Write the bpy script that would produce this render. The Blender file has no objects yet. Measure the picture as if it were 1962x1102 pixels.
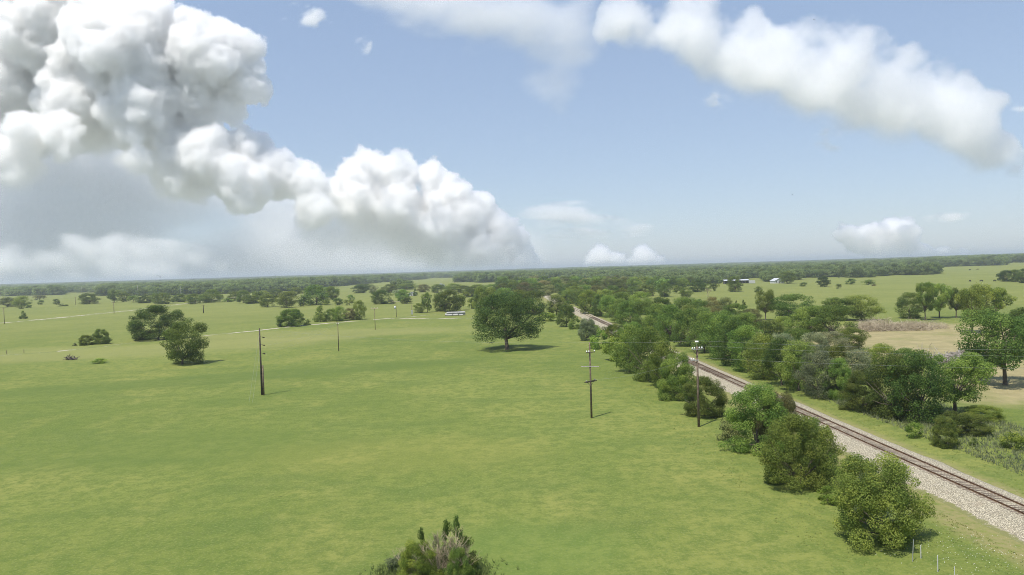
import bpy, bmesh, math, random
import numpy as np
from mathutils import Matrix, Vector
S = bpy.context.scene
C = S.collection
TAU = 2 * math.pi

# ------------------------------------------------------------------ camera
F, H, CX, CY = 1400., 24., 981., 551.       # focal length and centre in photo pixels, eye height in metres
ROLL, PITCH = math.radians(1.72), math.atan(34.5 / 1400.)
RC, RS, PC, PS = math.cos(ROLL), math.sin(ROLL), math.cos(PITCH), math.sin(PITCH)

def ray(px, py):
    """direction (x, y, z) through a point of the photograph, scaled so that y = 1"""
    u, v = (px - CX) / F, -(py - CY) / F
    x, y = u * RC + v * RS, -u * RS + v * RC
    d = np.array([x, PC + y * PS, -PS + y * PC])
    return d / d[1]

def P(px, py, z=0.):
    """the point at height z that the photograph shows there"""
    d = ray(px, py)
    t = (z - H) / d[2]
    return float(d[0] * t), float(t)

def proj(x, y, z):
    """photo pixel of world points (arrays)"""
    zc = (z - H) / y
    xc = x / y
    dep = PC - zc * PS
    yy = (zc * PC + PS) / dep
    xx = xc / dep
    u, v = xx * RC - yy * RS, xx * RS + yy * RC
    return CX + u * F, CY - v * F

cam = bpy.data.cameras.new('camera')
cam.sensor_width, cam.lens = 36, F / 1962 * 36
cam.clip_start, cam.clip_end = .5, 90000
co = bpy.data.objects.new('camera', cam)
C.objects.link(co)
co.matrix_world = Matrix.Translation((0, 0, H)) @ Matrix.Rotation(math.pi / 2 - PITCH, 4, 'X') @ Matrix.Rotation(-ROLL, 4, 'Z')
S.camera = co

# ------------------------------------------------------------------ helpers

def tag(o, label=None, cat=None, group=None, kind=None):
    if label: o['label'] = label
    if cat: o['category'] = cat
    if group: o['group'] = group
    if kind: o['kind'] = kind
    return o

def empty(name, loc, rz=0., sc=(1, 1, 1)):
    o = bpy.data.objects.new(name, None)
    C.objects.link(o)
    o.location, o.rotation_euler, o.scale = loc, (0, 0, rz), sc
    o.empty_display_size = .2
    return o

def link(name, me, mat=None, parent=None, loc=None):
    o = bpy.data.objects.new(name, me)
    C.objects.link(o)
    if mat: me.materials.append(mat)
    if parent: o.parent = parent
    if loc: o.location = loc
    return o

def mesh_np(name, v, fc, smooth=False, tone=None):
    """mesh from arrays: fc is (m, k) faces; tone is one value per face"""
    me = bpy.data.meshes.new(name)
    n, (m, k) = len(v), fc.shape
    me.vertices.add(n)
    me.vertices.foreach_set('co', np.asarray(v, np.float32).ravel())
    me.loops.add(m * k)
    me.loops.foreach_set('vertex_index', fc.astype(np.int32).ravel())
    me.polygons.add(m)
    me.polygons.foreach_set('loop_start', np.arange(0, m * k, k, dtype=np.int32))
    if smooth: me.polygons.foreach_set('use_smooth', np.ones(m, bool))
    me.update(calc_edges=True)
    if tone is not None:
        a = me.attributes.new('tone', 'FLOAT', 'FACE')
        a.data.foreach_set('value', np.asarray(tone, np.float32))
    return me

class MB:
    """collects boxes, tubes and lathes, then links them as one mesh"""
    def __init__(s): s.v, s.f = [], []

    def add(s, v, f):
        o = len(s.v)
        s.v += [tuple(map(float, p)) for p in v]
        s.f += [tuple(i + o for i in q) for q in f]
        return s

    def box(s, c, d, M=None):
        x, y, z = [q / 2 for q in d]
        v = [Vector((a * x, b * y, e * z)) for a in (-1, 1) for b in (-1, 1) for e in (-1, 1)]
        if M: v = [M @ q for q in v]
        return s.add([q + Vector(c) for q in v], [(0, 1, 3, 2), (4, 6, 7, 5), (0, 4, 5, 1), (2, 3, 7, 6), (0, 2, 6, 4), (1, 5, 7, 3)])

    def tube(s, pts, rad, n=6, cap=True):
        pts = [Vector(p) for p in pts]
        if not hasattr(rad, '__len__'): rad = [rad] * len(pts)
        v, f = [], []
        for i, p in enumerate(pts):
            d = (pts[min(i + 1, len(pts) - 1)] - pts[max(i - 1, 0)]).normalized()
            a = d.cross(Vector((.31, .95, .05)) if abs(d.y) < .9 else Vector((1, 0, 0))).normalized()
            b = d.cross(a)
            for k in range(n):
                t = TAU * k / n
                v.append(p + (a * math.cos(t) + b * math.sin(t)) * rad[i])
        for i in range(len(pts) - 1):
            for k in range(n):
                f.append((i * n + k, i * n + (k + 1) % n, (i + 1) * n + (k + 1) % n, (i + 1) * n + k))
        if cap:
            f.append(tuple(range(n - 1, -1, -1)))
            f.append(tuple(range((len(pts) - 1) * n, len(pts) * n)))
        return s.add(v, f)

    def build(s, name, mat, parent=None, smooth=False, loc=None):
        me = bpy.data.meshes.new(name)
        me.from_pydata(s.v, [], s.f)
        if smooth: me.polygons.foreach_set('use_smooth', np.ones(len(me.polygons), bool))
        me.update()
        return link(name, me, mat, parent, loc)

LAT = np.random.RandomState(5).rand(64, 64, 64).astype(np.float32)

def vnoise(p):
    i = np.floor(p).astype(np.int64)
    t = (p - i).astype(np.float32)
    t = t * t * (3 - 2 * t)
    r = 0
    for dx in (0, 1):
        for dy in (0, 1):
            for dz in (0, 1):
                w = (t[:, 0] if dx else 1 - t[:, 0]) * (t[:, 1] if dy else 1 - t[:, 1]) * (t[:, 2] if dz else 1 - t[:, 2])
                r = r + w * LAT[(i[:, 0] + dx) & 63, (i[:, 1] + dy) & 63, (i[:, 2] + dz) & 63]
    return r

def fbm(p, octv=3):
    r, a, t = 0, 1, 0
    for k in range(octv):
        r, t = r + a * vnoise(p * (2 ** k) + 17.3 * k), t + a
        a *= .5
    return r / t

def sstep(a, b, x):
    t = np.clip((x - a) / (b - a), 0, 1)
    return t * t * (3 - 2 * t)

# ------------------------------------------------------------------ materials
class NT:
    def __init__(s, name):
        s.m = bpy.data.materials.new(name)
        s.m.use_nodes = True
        s.t = s.m.node_tree
        s.t.nodes.clear()
        s.out = s.n('ShaderNodeOutputMaterial')

    def n(s, ty, **kw):
        nd = s.t.nodes.new(ty)
        for k, v in kw.items(): setattr(nd, k, v)
        return nd

    def l(s, a, b): s.t.links.new(a, b)

    def noise(s, vec, scale, detail=4, rough=.55, sc3=None):
        nd = s.n('ShaderNodeTexNoise')
        nd.inputs['Scale'].default_value, nd.inputs['Detail'].default_value, nd.inputs['Roughness'].default_value = scale, detail, rough
        if sc3:
            mp = s.n('ShaderNodeMapping')
            mp.inputs['Scale'].default_value = sc3
            s.l(vec, mp.inputs[0])
            vec = mp.outputs[0]
        s.l(vec, nd.inputs['Vector'])
        return nd.outputs['Fac']

    def ramp(s, fac, lo, hi):
        nd = s.n('ShaderNodeMapRange', interpolation_type='SMOOTHSTEP')
        nd.inputs['From Min'].default_value, nd.inputs['From Max'].default_value = lo, hi
        s.l(fac, nd.inputs['Value'])
        return nd.outputs[0]

    def mix(s, fac, a, b, mode='MIX'):
        nd = s.n('ShaderNodeMix', data_type='RGBA', blend_type=mode)
        for k, q in ((0, fac), (6, a), (7, b)):
            if isinstance(q, (int, float)): nd.inputs[k].default_value = q
            elif isinstance(q, tuple): nd.inputs[k].default_value = (*q, 1)
            else: s.l(q, nd.inputs[k])
        return nd.outputs[2]

    def math(s, op, a, b=None):
        nd = s.n('ShaderNodeMath', operation=op)
        for k, q in ((0, a), (1, b)):
            if q is None: continue
            if isinstance(q, (int, float)): nd.inputs[k].default_value = q
            else: s.l(q, nd.inputs[k])
        return nd.outputs[0]

    def bsdf(s, col, rough=.9, spec=.2, metal=0, normal=None):
        b = s.n('ShaderNodeBsdfPrincipled')
        b.inputs['Roughness'].default_value, b.inputs['Specular IOR Level'].default_value, b.inputs['Metallic'].default_value = rough, spec, metal
        if isinstance(col, tuple): b.inputs['Base Color'].default_value = (*col, 1)
        else: s.l(col, b.inputs['Base Color'])
        if normal is not None: s.l(normal, b.inputs['Normal'])
        return b.outputs[0]

    def bump(s, h, st, dist):
        b = s.n('ShaderNodeBump')
        b.inputs['Strength'].default_value, b.inputs['Distance'].default_value = st, dist
        s.l(h, b.inputs['Height'])
        return b.outputs[0]

    def done(s, sh):
        s.l(sh, s.out.inputs[0])
        return s.m

def mottled(name, a, b, scale, rough=.9, spec=.2, metal=0, bump=0.):
    """two colours of one thing mixed by noise in its own space"""
    t = NT(name)
    tc = t.n('ShaderNodeTexCoord').outputs['Object']
    nz = t.noise(tc, scale, 5, .6)
    return t.done(t.bsdf(t.mix(t.ramp(nz, .3, .7), a, b), rough, spec, metal, t.bump(nz, bump, .05) if bump else None))

def leaf_material():
    t = NT('leaves')
    oi = t.n('ShaderNodeObjectInfo')
    at = t.n('ShaderNodeAttribute', attribute_name='tone')
    rnd = t.math('MULTIPLY_ADD', oi.outputs['Random'], .55)
    t.t.nodes[-1].inputs[2].default_value = .72
    k = t.math('MULTIPLY', at.outputs['Fac'], rnd)
    vm = t.n('ShaderNodeVectorMath', operation='SCALE')
    t.l(oi.outputs['Color'], vm.inputs[0]); t.l(k, vm.inputs['Scale'])
    hs = t.n('ShaderNodeHueSaturation')
    hue = t.math('MULTIPLY_ADD', at.outputs['Fac'], -.06)
    t.t.nodes[-1].inputs[2].default_value = .56
    t.l(hue, hs.inputs['Hue']); t.l(vm.outputs[0], hs.inputs['Color'])
    b = t.bsdf(hs.outputs[0], .75, .1)
    tr = t.n('ShaderNodeBsdfTranslucent')
    t.l(hs.outputs[0], tr.inputs[0])
    mx = t.n('ShaderNodeMixShader')
    mx.inputs[0].default_value = .55
    t.l(b, mx.inputs[1]); t.l(tr.outputs[0], mx.inputs[2])
    return t.done(mx.outputs[0])

LEAF = leaf_material()

def grass_material():
    t = NT('grass_blades')
    oi = t.n('ShaderNodeObjectInfo')
    at = t.n('ShaderNodeAttribute', attribute_name='tone')
    vm = t.n('ShaderNodeVectorMath', operation='SCALE')
    t.l(oi.outputs['Color'], vm.inputs[0]); t.l(at.outputs['Fac'], vm.inputs['Scale'])
    df, tr, mx = t.n('ShaderNodeBsdfDiffuse'), t.n('ShaderNodeBsdfTranslucent'), t.n('ShaderNodeMixShader')
    mx.inputs[0].default_value = .5
    for q in (df, tr): t.l(vm.outputs[0], q.inputs[0])
    t.l(df.outputs[0], mx.inputs[1]); t.l(tr.outputs[0], mx.inputs[2])
    return t.done(mx.outputs[0])

BLADES = grass_material()
BARK = mottled('bark', (.075, .058, .042), (.17, .14, .11), 6, bump=.5)
DEADWOOD = mottled('dead_wood', (.26, .21, .135), (.46, .385, .26), 3)
POLEWOOD = mottled('weathered_pole', (.10, .07, .05), (.22, .17, .125), 3)
DARKPOLE = mottled('dark_pole', (.045, .035, .028), (.10, .08, .065), 3)
GREYWOOD = mottled('grey_crossarm', (.30, .28, .25), (.50, .47, .43), 4)
STEEL = mottled('galvanised_steel', (.38, .39, .40), (.55, .56, .57), 3, .45, .5, .6)
WIRE = mottled('weathered_wire', (.26, .27, .24), (.36, .37, .34), .5, .7, .3)
PORCELAIN = mottled('white_porcelain', (.72, .72, .70), (.82, .82, .80), 8, .3, .5)
WHITE = mottled('white_paint', (.50, .50, .48), (.62, .62, .60), .6, .6, .3)
ROOFMETAL = mottled('pale_metal_roof', (.46, .47, .48), (.60, .61, .62), .4, .4, .5)
DARKWALL = mottled('dark_shade_cloth', (.06, .055, .05), (.13, .12, .11), .5)
GLASS = mottled('window_glass', (.02, .025, .03), (.04, .045, .05), 1, .1, .6)
PIPE = mottled('pale_pipe', (.36, .35, .33), (.52, .51, .48), .5, .5, .4)
RAIL = mottled('rusty_rail', (.13, .075, .042), (.23, .14, .08), 2, .55, .4, .4)
SLEEPER = mottled('weathered_sleeper', (.10, .078, .058), (.24, .19, .145), 2.5, bump=.6)
COWHIDE = mottled('dark_hide', (.012, .010, .009), (.035, .026, .02), 2)
FEATHER = mottled('dark_feathers', (.012, .011, .006), (.03, .028, .026), 6)
WHITEFEATHER = mottled('white_feathers', (.7, .7, .68), (.8, .8, .78), 6)

def ellipse_mask(t, pos, cx, cy, rx, ry, rot, nz, soft=.5):
    mp = t.n('ShaderNodeMapping', vector_type='TEXTURE')
    mp.inputs['Location'].default_value = (cx, cy, 0)
    mp.inputs['Rotation'].default_value = (0, 0, rot)
    mp.inputs['Scale'].default_value = (rx, ry, 1e6)
    t.l(pos, mp.inputs[0])
    ln = t.n('ShaderNodeVectorMath', operation='LENGTH')
    t.l(mp.outputs[0], ln.inputs[0])
    d = t.math('ADD', ln.outputs['Value'], nz)
    return t.ramp(d, 1 + soft / 2, 1 - soft / 2)

def ground_material():
    t = NT('meadow')
    pos = t.n('ShaderNodeNewGeometry').outputs['Position']
    big = t.noise(pos, .012, 5, .6)
    mid = t.noise(pos, .07, 5, .62, (1, .55, 1))
    streak = t.noise(pos, .09, 4, .6, (.6, 1.3, 1))
    fine = t.noise(pos, 1.1, 5, .7)
    vfine = t.noise(pos, 3.6, 6, .75)
    g1, g2, gy = (.126, .168, .034), (.208, .232, .056), (.268, .264, .072)
    c = t.mix(t.ramp(big, .36, .64), g1, g2)
    c = t.mix(t.math('MULTIPLY', t.ramp(mid, .44, .68), .6), c, gy)
    c = t.mix(t.math('MULTIPLY', t.ramp(streak, .48, .70), .6), c, (.098, .145, .034))
    # greener, lusher patches and sparse brown seed heads
    seed = t.noise(pos, .21, 4, .65)
    c = t.mix(t.math('MULTIPLY', t.ramp(seed, .60, .75), .35), c, (.225, .19, .075))
    tex = t.noise(pos, .42, 6, .75)
    c = t.mix(t.math('MULTIPLY', t.ramp(tex, .42, .62), .65), c, (.092, .140, .028))
    c = t.mix(t.math('MULTIPLY', t.ramp(fine, .44, .66), .55), c, (.100, .138, .030))
    c = t.mix(t.math('MULTIPLY', t.ramp(vfine, .48, .66), .5), c, (.26, .27, .085))
    sxy = t.n('ShaderNodeVectorMath', operation='LENGTH'); t.l(pos, sxy.inputs[0])
    c = t.mix(t.math('MULTIPLY', t.ramp(sxy.outputs['Value'], 230, 520), .38), c, (.235, .235, .070))
    soft_ = t.math('MULTIPLY', t.math('SUBTRACT', t.noise(pos, .03, 5, .65), .5), 1.6)
    for e, col, k_ in PATCHES:
        c = t.mix(t.math('MULTIPLY', ellipse_mask(t, pos, *e, soft_, .9), k_), c, col)
    # cleared straw ground beyond the track
    wob = t.math('MULTIPLY', t.math('SUBTRACT', t.noise(pos, .035, 5, .65), .5), 1.5)
    m = None
    for e in CLEARED:
        q = ellipse_mask(t, pos, *e, wob)
        m = q if m is None else t.math('MAXIMUM', m, q)
    straw = t.mix(t.ramp(t.noise(pos, .25, 5, .7), .3, .7), (.36, .305, .155), (.265, .23, .112))
    straw = t.mix(t.math('MULTIPLY', t.ramp(mid, .48, .66), .5), straw, (.17, .19, .055))
    c = t.mix(m, c, straw)
    # dry tan strip beside the ballast
    tx = t.n('ShaderNodeSeparateXYZ'); t.l(pos, tx.inputs[0])
    cx = t.math('SUBTRACT', tx.outputs[0], t.math('ADD', t.math('MULTIPLY', tx.outputs[1], TRK[1]), TRK[2]))
    cx = t.math('SUBTRACT', cx, t.math('MULTIPLY', t.math('MULTIPLY', tx.outputs[1], tx.outputs[1]), TRK[0]))
    ed = t.math('ABSOLUTE', t.math('ADD', t.math('ADD', cx, 1.6), t.math('MULTIPLY', wob, 2.2)))
    c = t.mix(t.math('MULTIPLY', t.ramp(ed, 7.6, 5.4), t.ramp(fine, .30, .6)), c, (.255, .23, .095))
    # woodland floor and far forest cover
    ln = t.n('ShaderNodeVectorMath', operation='LENGTH'); t.l(pos, ln.inputs[0])
    far = t.ramp(ln.outputs['Value'], 3800, 6000)
    wood = t.mix(t.ramp(t.noise(pos, .006, 6, .7, (1, .5, 1)), .3, .7), (.022, .042, .014), (.055, .085, .026))
    c = t.mix(far, c, wood)
    hgt = t.math('ADD', t.math('MULTIPLY', fine, .6), t.math('MULTIPLY', vfine, .4))
    return t.done(t.bsdf(c, .95, .1, 0, t.bump(hgt, .3, .25)))

def ballast_material():
    t = NT('ballast_stone')
    pos = t.n('ShaderNodeNewGeometry').outputs['Position']
    vo = t.n('ShaderNodeTexVoronoi'); vo.inputs['Scale'].default_value = 11.
    t.l(pos, vo.inputs['Vector'])
    sep = t.n('ShaderNodeSeparateColor'); t.l(vo.outputs['Color'], sep.inputs[0])
    c = t.mix(sep.outputs[0], (.42, .365, .235), (.74, .665, .49))
    c = t.mix(t.math('MULTIPLY', t.ramp(vo.outputs['Distance'], .25, .62), .75), c, (.10, .09, .07))
    nz = t.noise(pos, .5, 5, .65)
    c = t.mix(t.math('MULTIPLY', t.ramp(nz, .52, .72), .5), c, (.33, .265, .185))
    at = t.n('ShaderNodeAttribute', attribute_name='edge')
    grow = t.ramp(t.math('ADD', at.outputs['Fac'], t.math('MULTIPLY', t.math('SUBTRACT', t.noise(pos, .9, 5, .7), .5), 1.3)), .55, .85)
    c = t.mix(grow, c, (.19, .19, .075))
    return t.done(t.bsdf(c, .95, .1, 0, t.bump(vo.outputs['Distance'], -.9, .12)))

def road_material(name, cover):
    t = NT(name)
    pos = t.n('ShaderNodeNewGeometry').outputs['Position']
    nz = t.noise(pos, .11, 6, .7)
    c = t.mix(t.noise(pos, 1.5, 4, .6), (.40, .355, .26), (.56, .50, .39))
    c = t.mix(t.ramp(nz, 1 - cover - .06, 1 - cover + .06), c, (.17, .195, .06))
    return t.done(t.bsdf(c, .95, .1))

# ------------------------------------------------------------------ ground
TP = [(1962, 975), (1871, 936), (1780, 895), (1547, 789), (1435, 740), (1338, 699), (1184, 630), (1159, 619), (1123, 603.6), (1092, 586), (1064, 574)]
ZR = .78
TW = np.array([P(*q, ZR) for q in TP])
TRK = [float(q) for q in np.polyfit(TW[:, 1], TW[:, 0], 2, w=1 / np.sqrt(TW[:, 1]))]
trx = lambda y: TRK[0] * y * y + TRK[1] * y + TRK[2]

def world_ellipse(px0, py0, rx, ry, rot=0., soft=.5):
    x, y = P(px0, py0)
    return (x, y, rx, ry, rot)

PATCHES = [(world_ellipse(230, 672, 75, 26, .25), (.255, .255, .088), .6), (world_ellipse(620, 640, 60, 22, .1), (.25, .25, .088), .55), (world_ellipse(1010, 1060, 8, 7), (.125, .190, .042), .4), (world_ellipse(420, 725, 70, 9, .35), (.10, .145, .033), .6), (world_ellipse(330, 860, 22, 12), (.11, .155, .034), .5), (world_ellipse(760, 870, 20, 9), (.235, .238, .058), .28)]
CLEARED = [world_ellipse(1795, 640, 46, 40, -.3), world_ellipse(1900, 690, 33, 34, -.2), world_ellipse(1955, 742, 22, 16), world_ellipse(1490, 643, 9, 14), world_ellipse(1660, 655, 24, 22)]

nr, na = 110, 320
rr = np.concatenate([[0], np.geomspace(3, 13500, nr)])
aa = np.linspace(0, TAU, na, endpoint=False)
gx, gy = rr[:, None] * np.sin(aa), rr[:, None] * np.cos(aa)
crest = 26 + 9 * fbm(np.stack([gx.ravel() / 1700, gy.ravel() / 1700, 0 * gx.ravel()], 1), 4).reshape(gx.shape)
gz = sstep(3200, 9500, rr)[:, None] * crest + sstep(800, 2600, rr)[:, None] * (fbm(np.stack([gx.ravel() / 700, gy.ravel() / 700, 3 + 0 * gx.ravel()], 1), 3).reshape(gx.shape) - .5) * 7
# gentle rise under the far right-hand pasture and ridge
azm = np.arctan2(gx, gy)
gz = gz + sstep(.40, .62, azm) * sstep(600, 2500, rr)[:, None] * 5

def ground_z(x, y):
    r = np.hypot(x, y)
    a = np.mod(np.arctan2(x, y), TAU) / TAU * na
    k = np.interp(r, rr, np.arange(nr + 1))
    i, j = np.minimum(k.astype(int), nr - 1), a.astype(int)
    u, v = k - i, a - j
    g = lambda p, q: gz[p, np.mod(q, na)]
    return (g(i, j) * (1 - u) + g(i + 1, j) * u) * (1 - v) + (g(i, j + 1) * (1 - u) + g(i + 1, j + 1) * u) * v

V = np.stack([gx, gy, gz], 2).reshape(-1, 3)
ii, jj = np.meshgrid(np.arange(nr), np.arange(na), indexing='ij')
fcs = np.stack([ii * na + jj, (ii + 1) * na + jj, (ii + 1) * na + (jj + 1) % na, ii * na + (jj + 1) % na], -1).reshape(-1, 4)[:, ::-1]
gm = mesh_np('ground', V, fcs, True)
tag(link('ground', gm, ground_material()), 'green meadow ground with yellowish patches reaching to the horizon', 'ground', kind='structure')

# ballast bed, lofted along the track; the wide shoulder is on the field side
ys = np.concatenate([np.arange(18, 130, 1.), np.arange(130, 640, 4.)])
prof = [(-5.2, -.05, 1), (-4.6, .08, .85), (-3.9, .22, .35), (-3.2, .40, 0), (-2.4, .54, 0), (-1.9, .60, 0), (0, .60, 0), (1.9, .60, 0), (2.4, .54, .0), (3.0, .34, .25), (3.6, .10, .75), (4.1, -.05, 1)]
rgn = np.random.RandomState(3)
bv, be = [], []
for y in ys:
    dx = 2 * TRK[0] * y + TRK[1]
    wv = (vnoise(np.array([[y / 7, 1.5, 0], [y / 6, 9.5, 4]])) - .5) * 2.0
    for o, z, e in prof:
        oo = o + (wv[0] * .7 if o < -4.2 else wv[1] * .5 if o > 3 else 0) - (.8 * sstep(110, 260, y) * (o + 5) if o < -5 else 0)
        bv.append((trx(y) + oo, y - oo * dx, z + rgn.uniform(-.025, .025)))
        be.append(e)
k = len(prof)
bf = np.array([(i * k + j, i * k + j + 1, (i + 1) * k + j + 1, (i + 1) * k + j) for i in range(len(ys) - 1) for j in range(k - 1)])
bm_ = mesh_np('ballast', bv, bf, True)
a = bm_.attributes.new('edge', 'FLOAT', 'POINT'); a.data.foreach_set('value', np.array(be, np.float32))
tag(link('ballast_ground', bm_, ballast_material()), 'pale stone ballast bed with a wide shoulder under the railway track', 'ballast', kind='structure')

def strip(name, pts, w, mat, z, label, cat, jit=.35, sub=12, seed=1):
    R = random.Random(seed)
    W = [P(*q) for q in pts]
    L = []
    for (x0, y0), (x1, y1) in zip(W, W[1:]):
        L += [(x0 + (x1 - x0) * i / sub, y0 + (y1 - y0) * i / sub) for i in range(sub)]
    L.append(W[-1])
    v = []
    for i, (x, y) in enumerate(L):
        ax, ay = L[max(i - 1, 0)]; bx, by = L[min(i + 1, len(L) - 1)]
        d = Vector((bx - ax, by - ay)).normalized()
        for s in (-1, 1):
            h = w / 2 * (1 + R.uniform(-jit, jit))
            v.append((x - d.y * h * s, y + d.x * h * s, z))
    f = np.array([(2 * i, 2 * i + 1, 2 * i + 3, 2 * i + 2) for i in range(len(L) - 1)])
    return tag(link(name, mesh_np(name, v, f), mat), label, cat, kind='structure')

GRAVEL, GRASSY = road_material('white_gravel', .47), road_material('grassy_gravel', .58)
strip('gravel_path', [(393, 643), (489, 634), (556, 626), (602, 622), (658, 617), (705, 613.5), (748, 610), (796, 611), (850, 610.5), (935, 609)], 3.2, GRAVEL, .012, 'bright white gravel path curving across the meadow behind the power poles', 'path')
strip('grassy_path', [(-60, 684), (0, 681), (64, 677), (94, 675), (204, 663), (255, 657), (306, 653), (393, 643)], 3.0, GRASSY, .008, 'faint grass-grown path passing behind the pair of field trees', 'path', seed=2)
strip('gravel_road', [(-60, 624), (0, 619), (102, 610), (219, 598), (280, 592), (318, 586), (357, 582), (430, 572), (454, 569), (480, 565)], 7, road_material('dusty_gravel', .50), .008, 'pale gravel road slanting across the far left meadow', 'road', seed=3)
strip('gravel_spur', [(748, 610), (790, 606.5), (850, 602), (915, 599)], 3.2, GRASSY, .016, 'pale worn track leading past the culvert pipes', 'path', seed=4)
strip('pasture_track', [(1808, 539.5), (1822, 539)], 9, GRAVEL, .05, 'pale bare patch on the far right pasture beside the wood', 'bare ground', seed=5)
strip('pasture_patch', [(1864, 538.6), (1878, 538.2)], 10, GRAVEL, .05, 'pale bare patch between the dark cows on the far pasture', 'bare ground', seed=6)

# ------------------------------------------------------------------ railway track
rt = empty('railway_track', (trx(60), 60, .6))
base = Vector(rt.location)
for s in (-1, 1):
    m = MB()
    pr = [(-.07, 0.015), (-.065, 0.040), (-.012, 0.055), (-.012, 0.140), (-.036, 0.150), (-.036, 0.185), (.036, 0.185), (.036, 0.150), (.012, 0.140), (.012, 0.055), (.065, 0.040), (.07, 0.015)]
    L = np.concatenate([np.arange(20, 140, 4.), np.arange(140, 640, 10.)])
    v, f = [], []
    for y in L:
        for o, z in pr: v.append((trx(y) + s * .752 + o - base.x, y - base.y, z - .02))
    n = len(pr)
    for i in range(len(L) - 1):
        for j in range(n): f.append((i * n + j, i * n + (j + 1) % n, (i + 1) * n + (j + 1) % n, (i + 1) * n + j))
    m.add(v, f).build('rail', RAIL, rt)
R = random.Random(9)
sl = MB().box((0, 0, 0), (2.6, .23, .18)).build('sleeper', SLEEPER, rt)
bpy.context.view_layer.update()
bmx = bmesh.new(); bmx.from_mesh(sl.data); bmesh.ops.bevel(bmx, geom=bmx.edges[:], offset=.015, segments=1, affect='EDGES'); bmx.to_mesh(sl.data); bmx.free()
rest = MB()
for i in range(560):
    y = 53 + i * .52
    ang = -math.atan(2 * TRK[0] * y + TRK[1]) + R.uniform(-.02, .02)
    loc = Vector((trx(y) + R.uniform(-.06, .06), y, .6 - .060 + R.uniform(-.015, .015))) - base
    if i < 100:
        o = sl if i == 0 else sl.copy()
        if i: C.objects.link(o)
        o.parent, o.location, o.rotation_euler = rt, loc, (0, 0, ang)
    else:
        rest.box(loc, (2.6, .23, .18), Matrix.Rotation(ang, 3, 'Z'))
tag(rest.build('sleepers', SLEEPER, rt), 'the sleepers farther along the track', kind='stuff')
tag(rt, 'single railway track with rusty rails on brown wooden sleepers', 'railway track')

# ------------------------------------------------------------------ trees

def unit(v): return v / np.maximum(np.linalg.norm(v, axis=1, keepdims=True), 1e-9)

def leaf_quads(pos, nrm, size, rs, asp=.62):
    n = len(pos)
    t = unit(np.cross(nrm, unit(rs.normal(size=(n, 3)))))
    b = np.cross(nrm, t)
    s = size[:, None] * .5
    v = np.stack([pos - t * s, pos - b * s * asp, pos + t * s, pos + b * s * asp], 1).reshape(-1, 3)
    return v, np.arange(4 * n).reshape(n, 4)

def crown_mesh(name, seed, prof, t0, ncl, rc, flat, nleaf, ls, lobe=.2, upb=.5, inner=.25, spray=.0):
    """crown 1 wide and 1 high, base at the origin: clumps of small leaf faces; returns mesh and clump centres"""
    rs = np.random.RandomState(seed)
    cl = []
    ph = rs.rand(4) * TAU
    while len(cl) < ncl:
        t = rs.uniform(t0, 1)
        e = prof((t - t0) / (1 - t0))
        if rs.rand() > e + .08: continue
        th = rs.rand() * TAU
        lb = 1 + lobe * (math.sin(2 * th + ph[0] + 3 * t) * .5 + math.sin(3 * th + ph[1] - 2 * t) * .5 + math.sin(5 * th + ph[2] + 5 * t) * .45)
        q = math.sqrt(rs.uniform(inner, 1))
        r = rs.uniform(*rc)
        rad = max(0, .5 * e * lb - r * .55) * q
        zt = min(t, 1 - r * flat * .75)
        cl.append((math.cos(th) * rad, math.sin(th) * rad, max(zt, r * flat * .6), r))
    cl = np.array(cl)
    w = cl[:, 3] ** 2
    ci = rs.choice(ncl, nleaf, p=w / w.sum())
    d = unit(rs.normal(size=(nleaf, 3)))
    rad = cl[ci, 3] * rs.uniform(.25, 1.0, nleaf) ** .45
    stray = rs.rand(nleaf) < spray
    rad[stray] *= rs.uniform(1.0, 1.5, stray.sum())
    pos = cl[ci, :3] + d * rad[:, None] * np.array([1, 1, flat])
    pos[:, 2] = np.abs(pos[:, 2])
    nrm = unit(d * .9 + np.array([0, 0, upb]) + rs.normal(size=(nleaf, 3)) * .55)
    lo, hi = np.percentile(pos, .7, 0), np.percentile(pos, 99.3, 0)
    mid, ex = (lo + hi) / 2, np.array([hi[0] - lo[0], hi[1] - lo[1], hi[2]])
    mid[2] = 0
    pos = (pos - mid) / ex
    cl[:, :3] = (cl[:, :3] - mid) / ex
    v, f = leaf_quads(pos, nrm, ls * rs.uniform(.6, 1.35, nleaf), rs)
    ct = rs.uniform(.72, 1.3, ncl)
    tone = ct[ci] * rs.uniform(.8, 1.22, nleaf)
    return mesh_np(name, v, f, tone=tone), cl

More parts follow.
